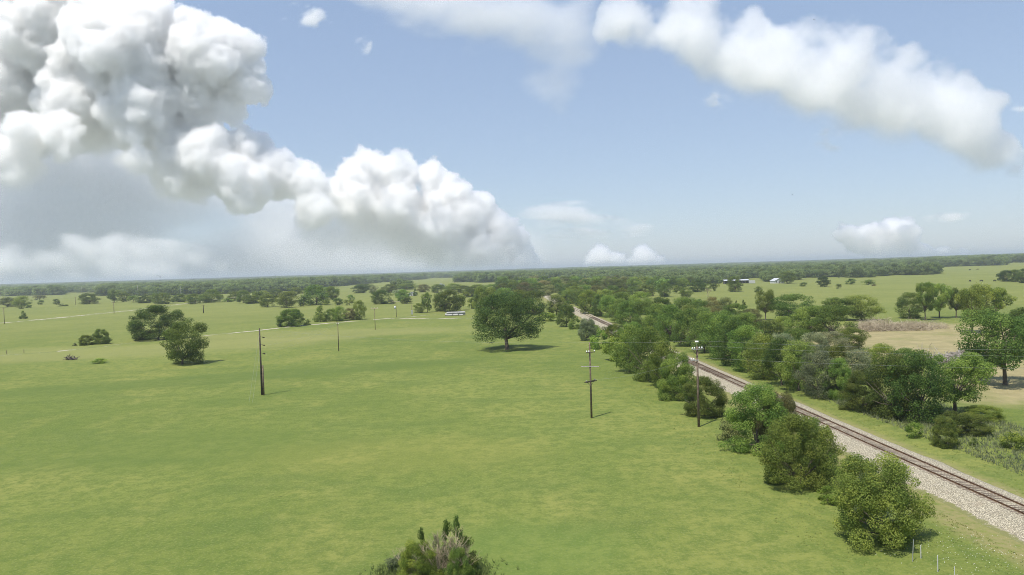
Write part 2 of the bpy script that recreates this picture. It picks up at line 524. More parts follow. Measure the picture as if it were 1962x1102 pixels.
def trunk_mesh(name, seed, cl, hh, r0, nlimb, fork=.5):
    """tapered trunk with limbs that run into the crown's clumps; hh = height of the first fork"""
    R = random.Random(seed)
    m = MB()
    lean = (R.uniform(-.03, .03), R.uniform(-.03, .03))
    top = Vector((lean[0], lean[1], hh))
    m.tube([(0, 0, -.02), (0, 0, .02), (lean[0] * .4, lean[1] * .4, hh * .45), top, (lean[0] * 1.4, lean[1] * 1.4, hh + .22)], [r0 * 1.5, r0 * 1.05, r0 * .85, r0 * .75, r0 * .3], 8)
    idx = sorted(range(len(cl)), key=lambda i: -abs(cl[i][0]) - abs(cl[i][1]) - R.uniform(0, .25))[:nlimb]
    for i in idx:
        e = Vector(cl[i][:3])
        s = Vector((lean[0] * .8, lean[1] * .8, hh * R.uniform(.7, 1.15)))
        mid = s.lerp(e, .5) + Vector((R.uniform(-.03, .03), R.uniform(-.03, .03), -.06 * fork * R.uniform(.2, 1)))
        m.tube([s, s.lerp(mid, .6) + Vector((0, 0, .01)), mid, e], [r0 * .55, r0 * .42, r0 * .28, r0 * .09], 5)
    me = bpy.data.meshes.new(name)
    me.from_pydata(m.v, [], m.f)
    me.polygons.foreach_set('use_smooth', np.ones(len(me.polygons), bool))
    me.update()
    return me

dome = lambda t: math.sqrt(max(0, 1 - ((t - .38) / .62) ** 2)) if t > .38 else .82 + .18 * math.sqrt(max(0, 1 - ((.38 - t) / .38) ** 2))
rnd = lambda t: math.sqrt(max(0, 1 - ((t - .45) / .56) ** 2))
bushp = lambda t: math.sqrt(max(0, 1 - (max(0, t - .3) / .7) ** 2)) * (.86 + .14 * min(1, t / .3))
cone = lambda t: max(.06, (1 - t) ** .8) * min(1, .75 + t * 2)
flat = lambda t: math.sqrt(max(0, 1 - ((t - .5) / .5) ** 2)) ** .8 if t > .5 else .55 + .45 * (t / .5)

PROTO = {}

def proto(kind, variants):
    PROTO[kind] = []
    for q in variants:
        cm, cl = crown_mesh('crown', *q['c'])
        cm.materials.append(LEAF)
        tm = trunk_mesh('trunk', q['c'][0] + 7, cl, *q['t'])
        tm.materials.append(BARK)
        PROTO[kind].append((cm, tm))

#            seed prof  t0 ncl rc flat nleaf ls lobe upb inner spray      hh r0 limbs
proto('L', [dict(c=(s, dome, .21, 190, (.055, .12), .85, 42000, .018, .22, .5, .45, .05), t=(.24, .032, 12)) for s in (11, 12)])
proto('O', [dict(c=(s, rnd, .05, 64, (.08, .16), .85, 17000, .027, .24, .5, .3, .06), t=(.20, .028, 9)) for s in (21, 22, 23, 24, 25, 26)])
proto('E', [dict(c=(s, flat, .03, 80, (.08, .16), .85, 22000, .025, .30, .5, .4, .08), t=(.12, .026, 10)) for s in (81, 82, 83)])
proto('P', [dict(c=(s, flat, .31, 60, (.07, .15), .8, 19000, .026, .30, .5, .35, .08), t=(.30, .030, 14)) for s in (31, 32, 33, 34)])
proto('B', [dict(c=(s, bushp, .0, 100, (.06, .14), .9, 46000, .0205, .24, .5, .45, .10), t=(.12, .022, 8)) for s in (41, 42, 43, 44)])
proto('S', [dict(c=(s, bushp, .0, 26, (.10, .2), .9, 3600, .06, .28, .55, .3, .14), t=(.10, .018, 6)) for s in (51, 52)])
proto('C', [dict(c=(s, cone, .0, 46, (.07, .16), .7, 5000, .05, .15, .3, .4, .08), t=(.25, .03, 5)) for s in (61, 62)])
proto('F', [dict(c=(s, rnd, .06, 22, (.12, .22), .85, 1500, .085, .26, .5, .3, .05), t=(.2, .03, 4)) for s in (71, 72, 73, 74)])

def twigs(n, fn, ln, rad, seed):
    """n thin three-sided sticks; fn(rs, n) gives middle points and directions"""
    rs = np.random.RandomState(seed)
    c, d = fn(rs, n)
    d = unit(d)
    L = rs.uniform(ln[0], ln[1], n)[:, None]
    a = unit(np.cross(d, rs.normal(size=(n, 3))))
    b = np.cross(d, a)
    r = rs.uniform(rad[0], rad[1], n)[:, None]
    ring = [a, -.5 * a + .87 * b, -.5 * a - .87 * b]
    bend = rs.normal(size=(n, 3)) * L * .06
    v = np.stack([c - d * L / 2 + q * r for q in ring] + [c + bend + q * r * .8 for q in ring] + [c + d * L / 2 + q * r * .35 for q in ring], 1).reshape(-1, 3)
    f = [(0, 1, 4, 3), (1, 2, 5, 4), (2, 0, 3, 5), (3, 4, 7, 6), (4, 5, 8, 7), (5, 3, 6, 8)]
    f = (np.arange(n)[:, None, None] * 9 + np.array(f)).reshape(-1, 4)
    return v, f

def dead_tree_mesh(name, seed, depth=5, spread=.55):
    R = random.Random(seed)
    m = MB()

    def grow(p, d, L, r, k):
        q = p + d * L
        m.tube([p, p.lerp(q, .5) + Vector((R.uniform(-.04, .04), R.uniform(-.04, .04), 0)) * L, q], [r, r * .85, r * .65], 5 if k > 2 else 3)
        if k == 0: return
        for _ in range(3 if k > 1 else 2):
            nd = (d + Vector((R.gauss(0, spread), R.gauss(0, spread), R.uniform(-.05, .35)))).normalized()
            grow(p.lerp(q, R.uniform(.6, 1)), nd, L * R.uniform(.6, .82), r * .55, k - 1)
    grow(Vector((0, 0, -.02)), Vector((R.uniform(-.1, .1), R.uniform(-.1, .1), 1)).normalized(), .3, .022, depth)
    v = np.array(m.v)
    v[:, 2] /= v[:, 2].max()
    v[:, :2] /= (v[:, :2].max(0) - v[:, :2].min(0))
    me = bpy.data.meshes.new(name)
    me.from_pydata([tuple(q) for q in v], [], m.f)
    me.update()
    me.materials.append(DEADWOOD)
    return me

DEAD = [dead_tree_mesh('branches', s) for s in (3, 8, 15)]
TINT = dict(d=(.142, .202, .048), m=(.196, .274, .060), l=(.29, .38, .072), o=(.245, .255, .095), g=(.235, .268, .140), k=(.096, .146, .042))
NAMES = dict(L='spreading_oak', O='broadleaf_tree', E='loose_tree', P='open_tree', B='dense_bush', S='shrub', C='juniper', F='broadleaf_tree', D='dead_tree')
CATS = dict(L='tree', O='tree', E='tree', P='tree', B='bush', S='shrub', C='tree', F='tree', D='dead tree')
RT = random.Random(77)
count = {}

def plant(px, py, w, h, kind, tint, label, group=None, var=None, shift=None, dz=0.):
    """a tree or bush that the photo shows w wide and h high in pixels with its foot at px, py"""
    x, y = P(px, py)
    far = kind in 'OEBPC' and w < 25
    W = w * y / F
    sh = (0 if kind in 'LPD' else .30) if shift is None else shift
    y2 = y + sh * W
    x2 = x * y2 / y
    zt = H + ray(px, py - h)[2] * y2
    W = w * y2 / F * (1.0 if kind != 'C' else 1.1)
    Hh = max(zt, W * .25)
    e = empty(NAMES[kind], (x2, y2, dz), RT.uniform(0, TAU) if kind != 'L' else 1.0, (W, W, Hh))
    tag(e, label, CATS[kind], group)
    if kind == 'D':
        link('branches', DEAD[(len(label) + int(px)) % 3], None, e)
        return e
    kk = 'F' if far and kind != 'C' else kind
    n = count.get(kk, 0); count[kk] = n + 1
    cm, tm = PROTO[kk][n % len(PROTO[kk]) if var is None else var]
    c = link('crown', cm, None, e)
    j = RT.uniform(.88, 1.12)
    t = TINT[tint]
    c.color = (t[0] * j * RT.uniform(.88, 1.14), t[1] * j, t[2] * j, 1)
    link('trunk', tm, None, e)
    return e

ORD = ['first', 'second', 'third', 'fourth', 'fifth', 'sixth', 'seventh', 'eighth', 'ninth', 'tenth', 'eleventh', 'twelfth', 'thirteenth', 'fourteenth', 'fifteenth', 'sixteenth', 'seventeenth', 'eighteenth', 'nineteenth', 'twentieth']
ORD += ['twenty-' + q for q in ORD[:9]] + ['thirtieth'] + ['thirty-' + q for q in ORD[:9]] + ['fortieth'] + ['forty-' + q for q in ORD[:9]]
TONE = dict(d='dark green', m='mid green', l='pale green', o='olive green', g='grey-green', k='very dark green')
KW = dict(L='spreading tree', O='rounded tree', E='loose-crowned tree', P='tall open tree', B='dense bush', S='low shrub', C='pointed juniper', F='small tree', D='bare dead tree')

exec_rows = []

def row(items, where, group):
    for i, it in enumerate(items):
        kind, tint = it[4], it[5]
        lab = it[6] if len(it) > 6 else f"{TONE[tint] + ' ' if kind != 'D' else ''}{KW[kind]}, {ORD[i]} {where}"
        plant(*it[:6], lab, group)

# --- single trees of the open meadow
plant(972, 670, 124, 106, 'L', 'k', 'big dark spreading oak alone in the middle of the meadow', var=0)
plant(303, 652, 92, 66, 'B', 'd', 'wide dark tree leafy to the ground behind the smaller field tree', shift=.2)
plant(349, 701, 84, 84, 'E', 'd', 'irregular tree with an overhanging right branch in front of the wide dark tree', var=1)
plant(194, 660, 32, 29, 'B', 'm', 'small round bush beside the grassy path, the larger of two touching')
plant(166, 662, 26, 20, 'B', 'm', 'lower bush touching the left of the round path bush')
plant(144, 663, 8, 6, 'S', 'g', 'tiny grey-green shrub left of the two path bushes')
plant(190, 697, 26, 10, 'S', 'l', 'thin grey-green weed clump on the meadow beside the log pile')
plant(45, 611, 13, 15, 'C', 'd', 'small lone sapling just behind the far left gravel road')
plant(559, 626, 50, 34, 'B', 'm', 'round dense bush beside the white gravel path, left of the tree row')
plant(590, 623, 13, 11, 'S', 'm', 'small shrub right of the round path-side bush')
plant(536, 626, 10, 6, 'S', 'g', 'tiny weed shrub left of the round path-side bush')
row([(614, 617, 22, 31, 'C', 'm'), (633, 616, 25, 24, 'O', 'm'), (650, 616, 26, 29, 'O', 'm'), (669, 614, 27, 23, 'O', 'o'), (689, 613, 27, 37, 'O', 'm')], 'from the left in the row behind the white path', 'trees in the row behind the white gravel path')
row([(484, 582, 18, 11, 'B', 'd'), (494, 579, 24, 21, 'O', 'd'), (513, 589, 36, 25, 'O', 'm'), (550, 590, 40, 31, 'O', 'd'), (582, 587, 20, 19, 'O', 'd'), (606, 585, 50, 39, 'O', 'd'), (625, 585, 13, 11, 'B', 'm'), (637, 575, 25, 26, 'E', 'm'), (648, 585, 19, 14, 'B', 'm'), (670, 585, 19, 11, 'B', 'm'), (672, 575, 15, 10, 'O', 'm'),
     (717, 567, 17, 19, 'O', 'g'), (731, 583, 38, 27, 'O', 'd'), (750, 583, 14, 9, 'B', 'g'), (764, 577, 22, 22, 'O', 'g'), (772, 578, 28, 23, 'O', 'm'), (780, 582, 24, 11, 'B', 'd'), (796, 567, 8, 14, 'C', 'd')], 'from the left among the scattered middle meadow trees', 'scattered trees of the middle meadow')
row([(530, 570, 30, 16, 'O', 'd'), (566, 568, 34, 17, 'O', 'm'), (600, 565, 32, 15, 'O', 'd'), (634, 563, 30, 14, 'O', 'm'), (690, 562, 30, 15, 'O', 'd'), (745, 561, 34, 16, 'O', 'm'), (812, 560, 26, 15, 'O', 'o'), (838, 561, 30, 16, 'O', 'd'), (866, 559, 36, 16, 'O', 'm'), (888, 562, 28, 15, 'O', 'd'), (915, 561, 32, 16, 'O', 'm'), (940, 563, 34, 18, 'O', 'm'), (505, 571, 26, 14, 'O', 'm'), (700, 556, 40, 12, 'O', 'd'), (780, 555, 44, 12, 'O', 'm')], 'in the tree band behind the middle meadow', 'tree band behind the middle meadow')
row([(805, 600, 25, 19, 'O', 'm'), (819, 599, 21, 38, 'O', 'd'), (816, 572, 12, 9, 'O', 'o'), (845, 597, 30, 36, 'O', 'm'), (862, 598, 46, 42, 'O', 'd'), (883, 595, 22, 30, 'O', 'm'), (905, 569, 40, 20, 'O', 'd'), (903, 592, 15, 20, 'O', 'm'), (893, 570, 14, 11, 'O', 'm'), (920, 600, 34, 50, 'O', 'm'), (942, 602, 44, 50, 'O', 'm'), (925, 580, 30, 30, 'O', 'm'), (1022, 604, 60, 46, 'O', 'd'), (995, 596, 50, 40, 'O', 'm'), (968, 590, 50, 38, 'O', 'm')],
    'from the culvert pipes towards the big oak', 'trees between the culvert pipes and the big oak')
row([(15, 589, 36, 19, 'O', 'o'), (41, 590, 30, 23, 'O', 'm'), (40, 592, 8, 4, 'S', 'd'), (56, 590, 10, 6, 'S', 'd'), (78, 584, 11, 9, 'O', 'd'), (76, 575, 24, 9, 'O', 'o'), (108, 584, 12, 11, 'O', 'd'), (171, 583, 38, 21, 'O', 'd'), (120, 587, 16, 5, 'S', 'd'), (219, 580, 22, 25, 'E', 'm'), (237, 579, 24, 20, 'O', 'm'), (255, 580, 20, 14, 'O', 'm'), (278, 581, 28, 15, 'B', 'd'), (298, 582, 20, 20, 'E', 'm'), (312, 583, 34, 22, 'O', 'm'), (343, 579, 28, 16, 'B', 'd'), (362, 582, 22, 18, 'O', 'm'), (374, 583, 26, 20, 'O', 'm'), (392, 580, 22, 16, 'B', 'm'), (405, 580, 36, 25, 'O', 'm'), (420, 578, 18, 14, 'O', 'd'), (436, 579, 24, 8, 'B', 'm'), (450, 577, 26, 18, 'O', 'd'), (466, 581, 30, 25, 'O', 'm'), (487, 582, 30, 16, 'B', 'm')],
    'from left in the tree line beyond the far road', 'tree line beyond the far left road')

# --- hedgerow between the meadow and the track, near end first
row([(1694, 1056, 168, 180, 'B', 'm'), (1668, 1000, 60, 112, 'C', 'g'), (1716, 1052, 56, 52, 'S', 'l'), (1587, 966, 44, 34, 'S', 'l'), (1532, 944, 130, 146, 'B', 'm'), (1562, 915, 74, 112, 'B', 'm'), (1500, 918, 34, 52, 'S', 'l'), (1448, 872, 112, 134, 'B', 'm'), (1488, 862, 74, 110, 'B', 'o'), (1400, 846, 50, 60, 'S', 'o'), (1350, 801, 78, 78, 'B', 'd'), (1300, 768, 76, 90, 'B', 'm'), (1268, 745, 62, 92, 'O', 'm'), (1242, 733, 74, 106, 'O', 'm'), (1206, 716, 66, 92, 'O', 'm'), (1216, 690, 56, 72, 'O', 'm'), (1178, 692, 46, 46, 'S', 'l'), (1176, 668, 48, 46, 'B', 'm'), (1150, 669, 38, 38, 'S', 'l'), (1123, 653, 36, 42, 'B', 'g'), (1138, 646, 24, 24, 'S', 'm'), (1102, 631, 24, 26, 'S', 'm'), (1085, 627, 34, 44, 'O', 'd'), (1050, 616, 36, 17, 'S', 'l'), (1066, 605, 40, 40, 'O', 'd'), (1088, 600, 24, 24, 'S', 'm')],
    'from near end of the hedgerow beside the track', 'hedgerow left of the track')

# --- wood along the right of the track: front row from the far end, then the rows behind
row([(1100, 576, 30, 28, 'O', 'm'), (1112, 586, 28, 30, 'O', 'd'), (1128, 604, 44, 48, 'O', 'm'), (1150, 607, 36, 42, 'O', 'd'), (1168, 609, 40, 42, 'O', 'm'), (1188, 620, 46, 48, 'O', 'm'), (1206, 627, 50, 50, 'O', 'm'), (1236, 634, 56, 56, 'O', 'd'), (1260, 643, 54, 60, 'O', 'm'), (1284, 655, 58, 70, 'O', 'm'), (1302, 662, 34, 34, 'D', 'g'), (1322, 665, 62, 72, 'O', 'd'), (1350, 678, 62, 80, 'O', 'm'), (1378, 690, 68, 86, 'O', 'm'), (1408, 703, 66, 92, 'O', 'd'), (1434, 715, 66, 90, 'O', 'm'), (1464, 729, 70, 88, 'O', 'm'), (1498, 742, 68, 92, 'O', 'd'), (1530, 753, 76, 98, 'O', 'm'), (1568, 766, 74, 92, 'O', 'g'), (1610, 768, 60, 80, 'B', 'm'), (1655, 792, 78, 78, 'B', 'd'), (1712, 806, 96, 122, 'O', 'd'), (1762, 814, 106, 140, 'O', 'd'), (1830, 796, 118, 118, 'P', 'm'), (1815, 860, 50, 60, 'B', 'd'), (1846, 838, 84, 46, 'B', 'd'), (1888, 810, 66, 32, 'B', 'm'), (1752, 840, 32, 30, 'S', 'l'), (1866, 856, 15, 16, 'C', 'd'), (1895, 834, 14, 13, 'S', 'd'), (1944, 864, 42, 34, 'S', 'l')],
    'from far end of front row past the track', 'front row of the wood right of the track')
row([(1160, 591, 44, 36, 'O', 'm'), (1195, 596, 44, 36, 'O', 'd'), (1228, 604, 54, 44, 'O', 'm'), (1270, 614, 54, 44, 'O', 'd'), (1312, 610, 50, 40, 'O', 'm'), (1318, 632, 54, 46, 'O', 'm'), (1366, 606, 32, 37, 'O', 'o'), (1393, 606, 30, 36, 'O', 'o'), (1352, 640, 56, 50, 'O', 'd'), (1385, 652, 60, 56, 'O', 'm'), (1340, 612, 40, 36, 'O', 'm'), (1412, 622, 48, 40, 'O', 'm'), (1440, 628, 44, 36, 'O', 'o'), (1432, 652, 56, 52, 'O', 'm'), (1467, 614, 34, 58, 'P', 'm'), (1478, 662, 56, 48, 'O', 'd'), (1500, 640, 44, 34, 'O', 'm'), (1528, 682, 58, 52, 'O', 'm'), (1524, 616, 82, 52, 'O', 'm'), (1500, 700, 56, 60, 'O', 'g'), (1600, 615, 70, 44, 'O', 'm'), (1650, 616, 74, 50, 'O', 'm'), (1545, 650, 80, 62, 'O', 'm'), (1598, 652, 76, 66, 'O', 'm'), (1628, 672, 60, 44, 'O', 'm'), (1598, 682, 62, 46, 'O', 'g'), (1558, 698, 58, 60, 'O', 'g'), (1648, 738, 58, 68, 'O', 'g'), (1602, 728, 58, 66, 'O', 'm'), (1690, 726, 64, 66, "O", "l"), (1740, 730, 60, 62, 'O', 'm')],
    'from far end of back row beyond the track', 'back row of the wood right of the track')

# --- trees around the straw-coloured clearing and the pasture on the right
GR = 'trees round the straw-coloured clearing'
plant(1745, 611, 48, 50, 'O', 'd', 'dark rounded tree behind the long brush pile', GR)
plant(1773, 614, 40, 72, 'P', 'm', 'tall green tree just right of the dark tree behind the brush pile', GR)
plant(1800, 610, 46, 66, 'P', 'm', 'forked-trunk tree in the middle of the row behind the clearing', GR)
plant(1832, 609, 36, 56, 'P', 'd', 'slender dark tree right of the forked tree behind the clearing', GR)
plant(1863, 638, 58, 92, 'P', 'm', 'tall twin-stemmed tree at the right side of the clearing', GR)
plant(1906, 620, 66, 68, 'P', 'l', 'pale green airy tree behind the tall twin-stemmed tree', GR)
plant(1926, 738, 138, 142, 'P', 'd', 'large open tree with a stout trunk casting shade on the clearing', GR, var=1)
plant(1978, 668, 80, 76, 'P', 'd', 'tree cut by the right edge behind the large open tree', GR)
plant(1958, 690, 60, 60, 'O', 'd', 'rounded tree between the large open tree and the right edge', GR)
row([(1212, 568, 26, 18, 'O', 'd'), (1240, 568, 38, 22, 'O', 'd'), (1273, 569, 27, 28, 'O', 'd'), (1297, 562, 20, 15, 'O', 'm'), (1315, 570, 25, 19, 'O', 'd'), (1337, 560, 32, 24, 'O', 'd'), (1350, 557, 20, 14, 'O', 'm'), (1357, 569, 17, 18, 'D', 'g'), (1369, 558, 18, 15, 'O', 'm'), (1340, 586, 14, 13, 'O', 'm'), (1411, 590, 6, 14, 'C', 'd'), (1425, 591, 11, 16, 'C', 'd'), (1454, 564, 15, 15, 'O', 'd'), (1539, 549, 14, 8, 'B', 'd'), (1579, 550, 26, 20, 'O', 'k'), (1607, 554, 11, 10, 'B', 'd'), (1631, 545, 20, 11, 'B', 'm'), (1508, 544, 30, 24, 'O', 'm'), (1664, 546, 22, 10, 'B', 'm'), (1675, 548, 8, 4, 'S', 'o')], 'from the left among the right pasture trees', 'trees dotting the right pasture')
plant(1408, 559, 30, 30, 'O', 'd', 'lone dark tree standing before the long white shed', shift=0)
row([(1917, 538, 14, 15, 'O', 'k'), (1930, 540, 26, 22, 'O', 'k'), (1945, 541, 26, 24, 'O', 'd'), (1962, 543, 30, 28, 'O', 'k'), (1985, 543, 34, 29, 'O', 'd')], 'from left in the grove at the right edge', 'dark grove at the right edge')

# --- the wood that closes the far end of the track: too many alike to tell apart
RW = random.Random(4)
for j, (y0, w0) in enumerate(((549, 22), (555, 25), (561, 27), (567, 28), (574, 30), (583, 34))):
    x = 962 if j < 4 else 1090
    x1 = (1330, 1310, 1200, 1130, 1060, 1050)[j] if j < 4 else (1180, 1200)[j - 4]
    while x < x1:
        if not (1055 < x < 1080 and j > 4):
            plant(x, y0 + RW.uniform(-2, 2), w0 * RW.uniform(.9, 1.3), w0 * RW.uniform(.75, 1.0), 'O', RW.choice('dmmdmo'), 'green tree in the wood that closes the far end of the track', 'wood closing the far end of the track')
        x += w0 * RW.uniform(.62, .85)

# --- thicket at the bottom edge of the photo
plant(806, 1140, 84, 100, 'B', 'l', 'green bush at the foot of the dry thicket on the bottom edge')
row([(808, 1094, 22, 80, 'C', 'd'), (835, 1092, 22, 66, 'C', 'g'), (860, 1094, 30, 96, 'C', 'm'), (878, 1094, 34, 102, 'C', 'd'), (897, 1108, 44, 80, 'C', 'm')], 'from left of the young junipers in the thicket', 'young junipers in the bottom thicket')
plant(765, 1100, 46, 34, 'S', 'g', 'pale grey-green weeds left of the bottom thicket')
plant(882, 1142, 60, 92, 'B', 'm', 'olive shrub at the right of the bottom thicket')

def mound(cx, cy, rx, ry, hz, up=.25, rot=0.):
    def fn(rs, n):
        r = np.sqrt(rs.rand(n)); th = rs.rand(n) * TAU
        z = (1 - r ** 2) ** .7 * rs.uniform(.1, 1, n) * hz * (.75 + .5 * vnoise(np.stack([r * np.cos(th) * 3, r * np.sin(th) * 3, 0 * r + rx], 1)))
        x, y = r * np.cos(th) * rx, r * np.sin(th) * ry
        c, s = math.cos(rot), math.sin(rot)
        p = np.stack([cx + x * c - y * s, cy + x * s + y * c, z + .05], 1)
        d = rs.normal(size=(n, 3)) * np.array([1, 1, .45]) + np.array([0, 0, up])
        return p, d
    return fn

def pile(name, parts, label, cat, mat=DEADWOOD):
    vs, fs, o = [], [], 0
    for q in parts:
        v, f = twigs(*q)
        vs.append(v); fs.append(f + o); o += len(v)
    return tag(link(name, mesh_np(name, np.concatenate(vs), np.concatenate(fs)), mat), label, cat)

PALEWOOD = mottled('bleached_branches', (.40, .335, .23), (.60, .515, .37), .3)
GREYLOG = mottled('grey_logs', (.24, .21, .175), (.50, .46, .40), .4)
x, y = P(1716, 634)
pile('brush_pile', [(1500, mound(x - 5, y + 3, 9.5, 4, 4.0, .5), (1.5, 4.4), (.02, .06), 1), (900, mound(x + 5, y + 1, 8, 4, 3.4, .5), (1.5, 4.2), (.02, .06), 2), (420, mound(x + 14.5, y + 4, 5.5, 3, 2.6), (1, 3), (.02, .05), 3)], 'long grey-brown pile of bare branches along the far side of the clearing', 'brush pile', PALEWOOD)
x, y = P(1872, 700)
pile('log_pile', [(900, mound(x - 1, y + 4, 8, 6.5, 2.6, .1), (1, 3.5), (.03, .09), 4), (160, mound(x, y + 3, 7, 5, 2.0, 0), (2, 5), (.10, .22), 5), (60, mound(x - 5, y + 10, 4, 3, 3.5, .9), (2, 4), (.03, .06), 6)], 'heap of cut grey logs and branches beside the large open tree', 'log pile', GREYLOG)
x, y = P(1600, 648)
x, y = P(133, 690)
pile('stump_pile', [(70, mound(x, y + 1, 2.0, 1.2, 1.3, .1), (.7, 2.2), (.05, .15), 7)], 'small dark pile of old logs lying on the left meadow', 'log pile', mottled('dark_logs', (.05, .042, .036), (.24, .20, .16), 1))
x, y = P(1490, 641)
x, y = P(858, 1122)

def upright(cx, cy, rx, ry, hz):
    def fn(rs, n):
        r = np.sqrt(rs.rand(n)); th = rs.rand(n) * TAU
        z = rs.uniform(.05, 1, n) * hz * (1 - .5 * r ** 2)
        return np.stack([cx + r * np.cos(th) * rx, cy + r * np.sin(th) * ry, z], 1), rs.normal(size=(n, 3)) * .7 + np.array([0, 0, 1.0])
    return fn

TWIG = mottled('dry_twigs', (.24, .19, .12), (.50, .41, .28), .5)
pile('dry_thicket', [(420, upright(x, y + 1.6, 1.5, 1.3, 3.4), (.5, 1.4), (.006, .018), 8), (160, upright(x - 2.4, y + 2.0, 1.4, 1.1, 2.2), (.4, 1.2), (.006, .018), 9)], 'tangle of dry pale twigs at the heart of the thicket on the bottom edge', 'thicket', TWIG)
row([(838, 1128, 70, 112, 'D', 'g'), (872, 1130, 74, 124, 'D', 'g'), (898, 1128, 50, 88, 'D', 'g'), (774, 1110, 50, 66, 'D', 'g')], 'among the dry stems of the bottom thicket', 'dry stems of the bottom thicket')

# --- far woods: one mass; leaf crowns set on scattered points
BX = [-400, 0, 150, 300, 430, 520, 650, 900, 950, 1000, 1200, 1335, 1400, 1480, 1540, 1660, 1792, 1796, 1905, 2000, 2500]
BY = [575, 570, 566, 568, 563, 559, 553.5, 552, 549, 547, 547, 547, 541, 540, 541, 542, 541, 517, 512, 511, 505]
GAPS = [(818, 884, 532.5, 540), (1336, 1386, 524, 531), (1676, 1702, 501, 506), (1430, 1462, 533, 541), (430, 455, 547, 552), (120, 190, 560, 570), (1486, 1498, 536, 546), (1380, 1452, 537, 548)]
rs = np.random.RandomState(12)
pts = []
d = 620.
while d < 5200:
    sp = max(8.5, d / 120.)
    ang = np.arange(-.80, .80, sp / d)
    ang = ang + rs.uniform(-.5, .5, len(ang)) * sp / d
    r = d + rs.uniform(-.5, .5, len(ang)) * sp
    x, y = r * np.sin(ang), r * np.cos(ang)
    px, py = proj(x, y, 0 * x)
    edge = np.interp(px, BX, BY) + (fbm(np.stack([x / 90, y / 90, 0 * x], 1), 3) - .5) * 10
    ok = py < edge
    for g in GAPS: ok &= ~((px > g[0]) & (px < g[1]) & (py > g[2]) & (py < g[3]))
    cov = fbm(np.stack([x / 260, y / 420, 5 + 0 * x], 1), 4)
    ok &= (cov > .42 - .06 * sstep(1400, 4500, d)) | (d > 4600)
    pts.append(np.stack([x, y, ground_z(x, y), sp * rs.uniform(1.15, 1.75, len(x))], 1)[ok])
    d += sp * 1.05
pts = np.concatenate(pts)
wm = bpy.data.meshes.new('woods')
wm.vertices.add(len(pts))
wm.vertices.foreach_set('co', pts[:, :3].astype(np.float32).ravel())
hgt = np.clip(pts[:, 3] * .8, 7, 15) * rs.uniform(.7, 1.25, len(pts)) * (.7 + .6 * fbm(np.stack([pts[:, 0] / 150, pts[:, 1] / 150, 9 + 0 * pts[:, 0]], 1), 3))
sc = np.stack([pts[:, 3], pts[:, 3], hgt], 1).astype(np.float32)
a = wm.attributes.new('size', 'FLOAT_VECTOR', 'POINT'); a.data.foreach_set('vector', sc.ravel())
a = wm.attributes.new('turn', 'FLOAT_VECTOR', 'POINT'); a.data.foreach_set('vector', (np.stack([0 * hgt, 0 * hgt, rs.rand(len(pts)) * TAU], 1)).astype(np.float32).ravel())
a = wm.attributes.new('pick', 'INT', 'POINT'); a.data.foreach_set('value', rs.randint(0, 4, len(pts)).astype(np.int32))
woods = link('woods', wm)
woods.color = (.195, .258, .090, 1)
tag(woods, 'mass of mixed green woodland stretching away to the horizon', 'woods', kind='stuff')
src = []
for cm, tm in PROTO['F']:
    src.append(next(o for o in C.objects if o.type == 'MESH' and o.data == cm))
ng = bpy.data.node_groups.new('woods', 'GeometryNodeTree')
ng.interface.new_socket('Geometry', in_out='INPUT', socket_type='NodeSocketGeometry')
ng.interface.new_socket('Geometry', in_out='OUTPUT', socket_type='NodeSocketGeometry')
N, Lk = ng.nodes.new, ng.links.new
gi, go, jn = N('NodeGroupInput'), N('NodeGroupOutput'), N('GeometryNodeJoinGeometry')

def named(n, ty):
    q = N('GeometryNodeInputNamedAttribute'); q.data_type = ty; q.inputs['Name'].default_value = n
    return q.outputs[0]

for i, so in enumerate(src):
    ip, oi, cmp_ = N('GeometryNodeInstanceOnPoints'), N('GeometryNodeObjectInfo'), N('FunctionNodeCompare')
    oi.inputs['Object'].default_value = so
    oi.inputs['As Instance'].default_value = False
    cmp_.data_type, cmp_.operation = 'INT', 'EQUAL'
    cmp_.inputs[3].default_value = i
    Lk(named('pick', 'INT'), cmp_.inputs[2])
    Lk(cmp_.outputs[0], ip.inputs['Selection'])
    Lk(gi.outputs[0], ip.inputs['Points']); Lk(oi.outputs['Geometry'], ip.inputs['Instance'])
    e2r = N('FunctionNodeEulerToRotation'); Lk(named('turn', 'FLOAT_VECTOR'), e2r.inputs[0]); Lk(e2r.outputs[0], ip.inputs['Rotation'])
    Lk(named('size', 'FLOAT_VECTOR'), ip.inputs['Scale'])
    Lk(ip.outputs[0], jn.inputs[0])
Lk(jn.outputs[0], go.inputs[0])
woods.modifiers.new('woods', 'NODES').node_group = ng

# ------------------------------------------------------------------ power poles and wires
def ztop(px, py, y): return H + ray(px, py)[2] * y

def pole(base, top, mat, label, group='power poles', r=.15, name='utility_pole'):
    x, y = P(*base)
    h = ztop(*top, y)
    e = empty(name, (x, y, 0))
    MB().tube([(0, 0, -.3), (0, 0, h * .5), (0, 0, h)], [r, r * .85, r * .65], 8).build('pole', mat, e, True)
    tag(e, label, 'power pole', group)
    return e, h

def arm(e, z, L, ang, mat, off=0., t=.11, name='crossarm'):
    M = Matrix.Rotation(ang, 3, 'Z')
    return MB().box((math.cos(ang) * off - math.sin(ang) * -.16, math.sin(ang) * off - .16 * math.cos(ang), z), (L, t, t), M).build(name, mat, e)

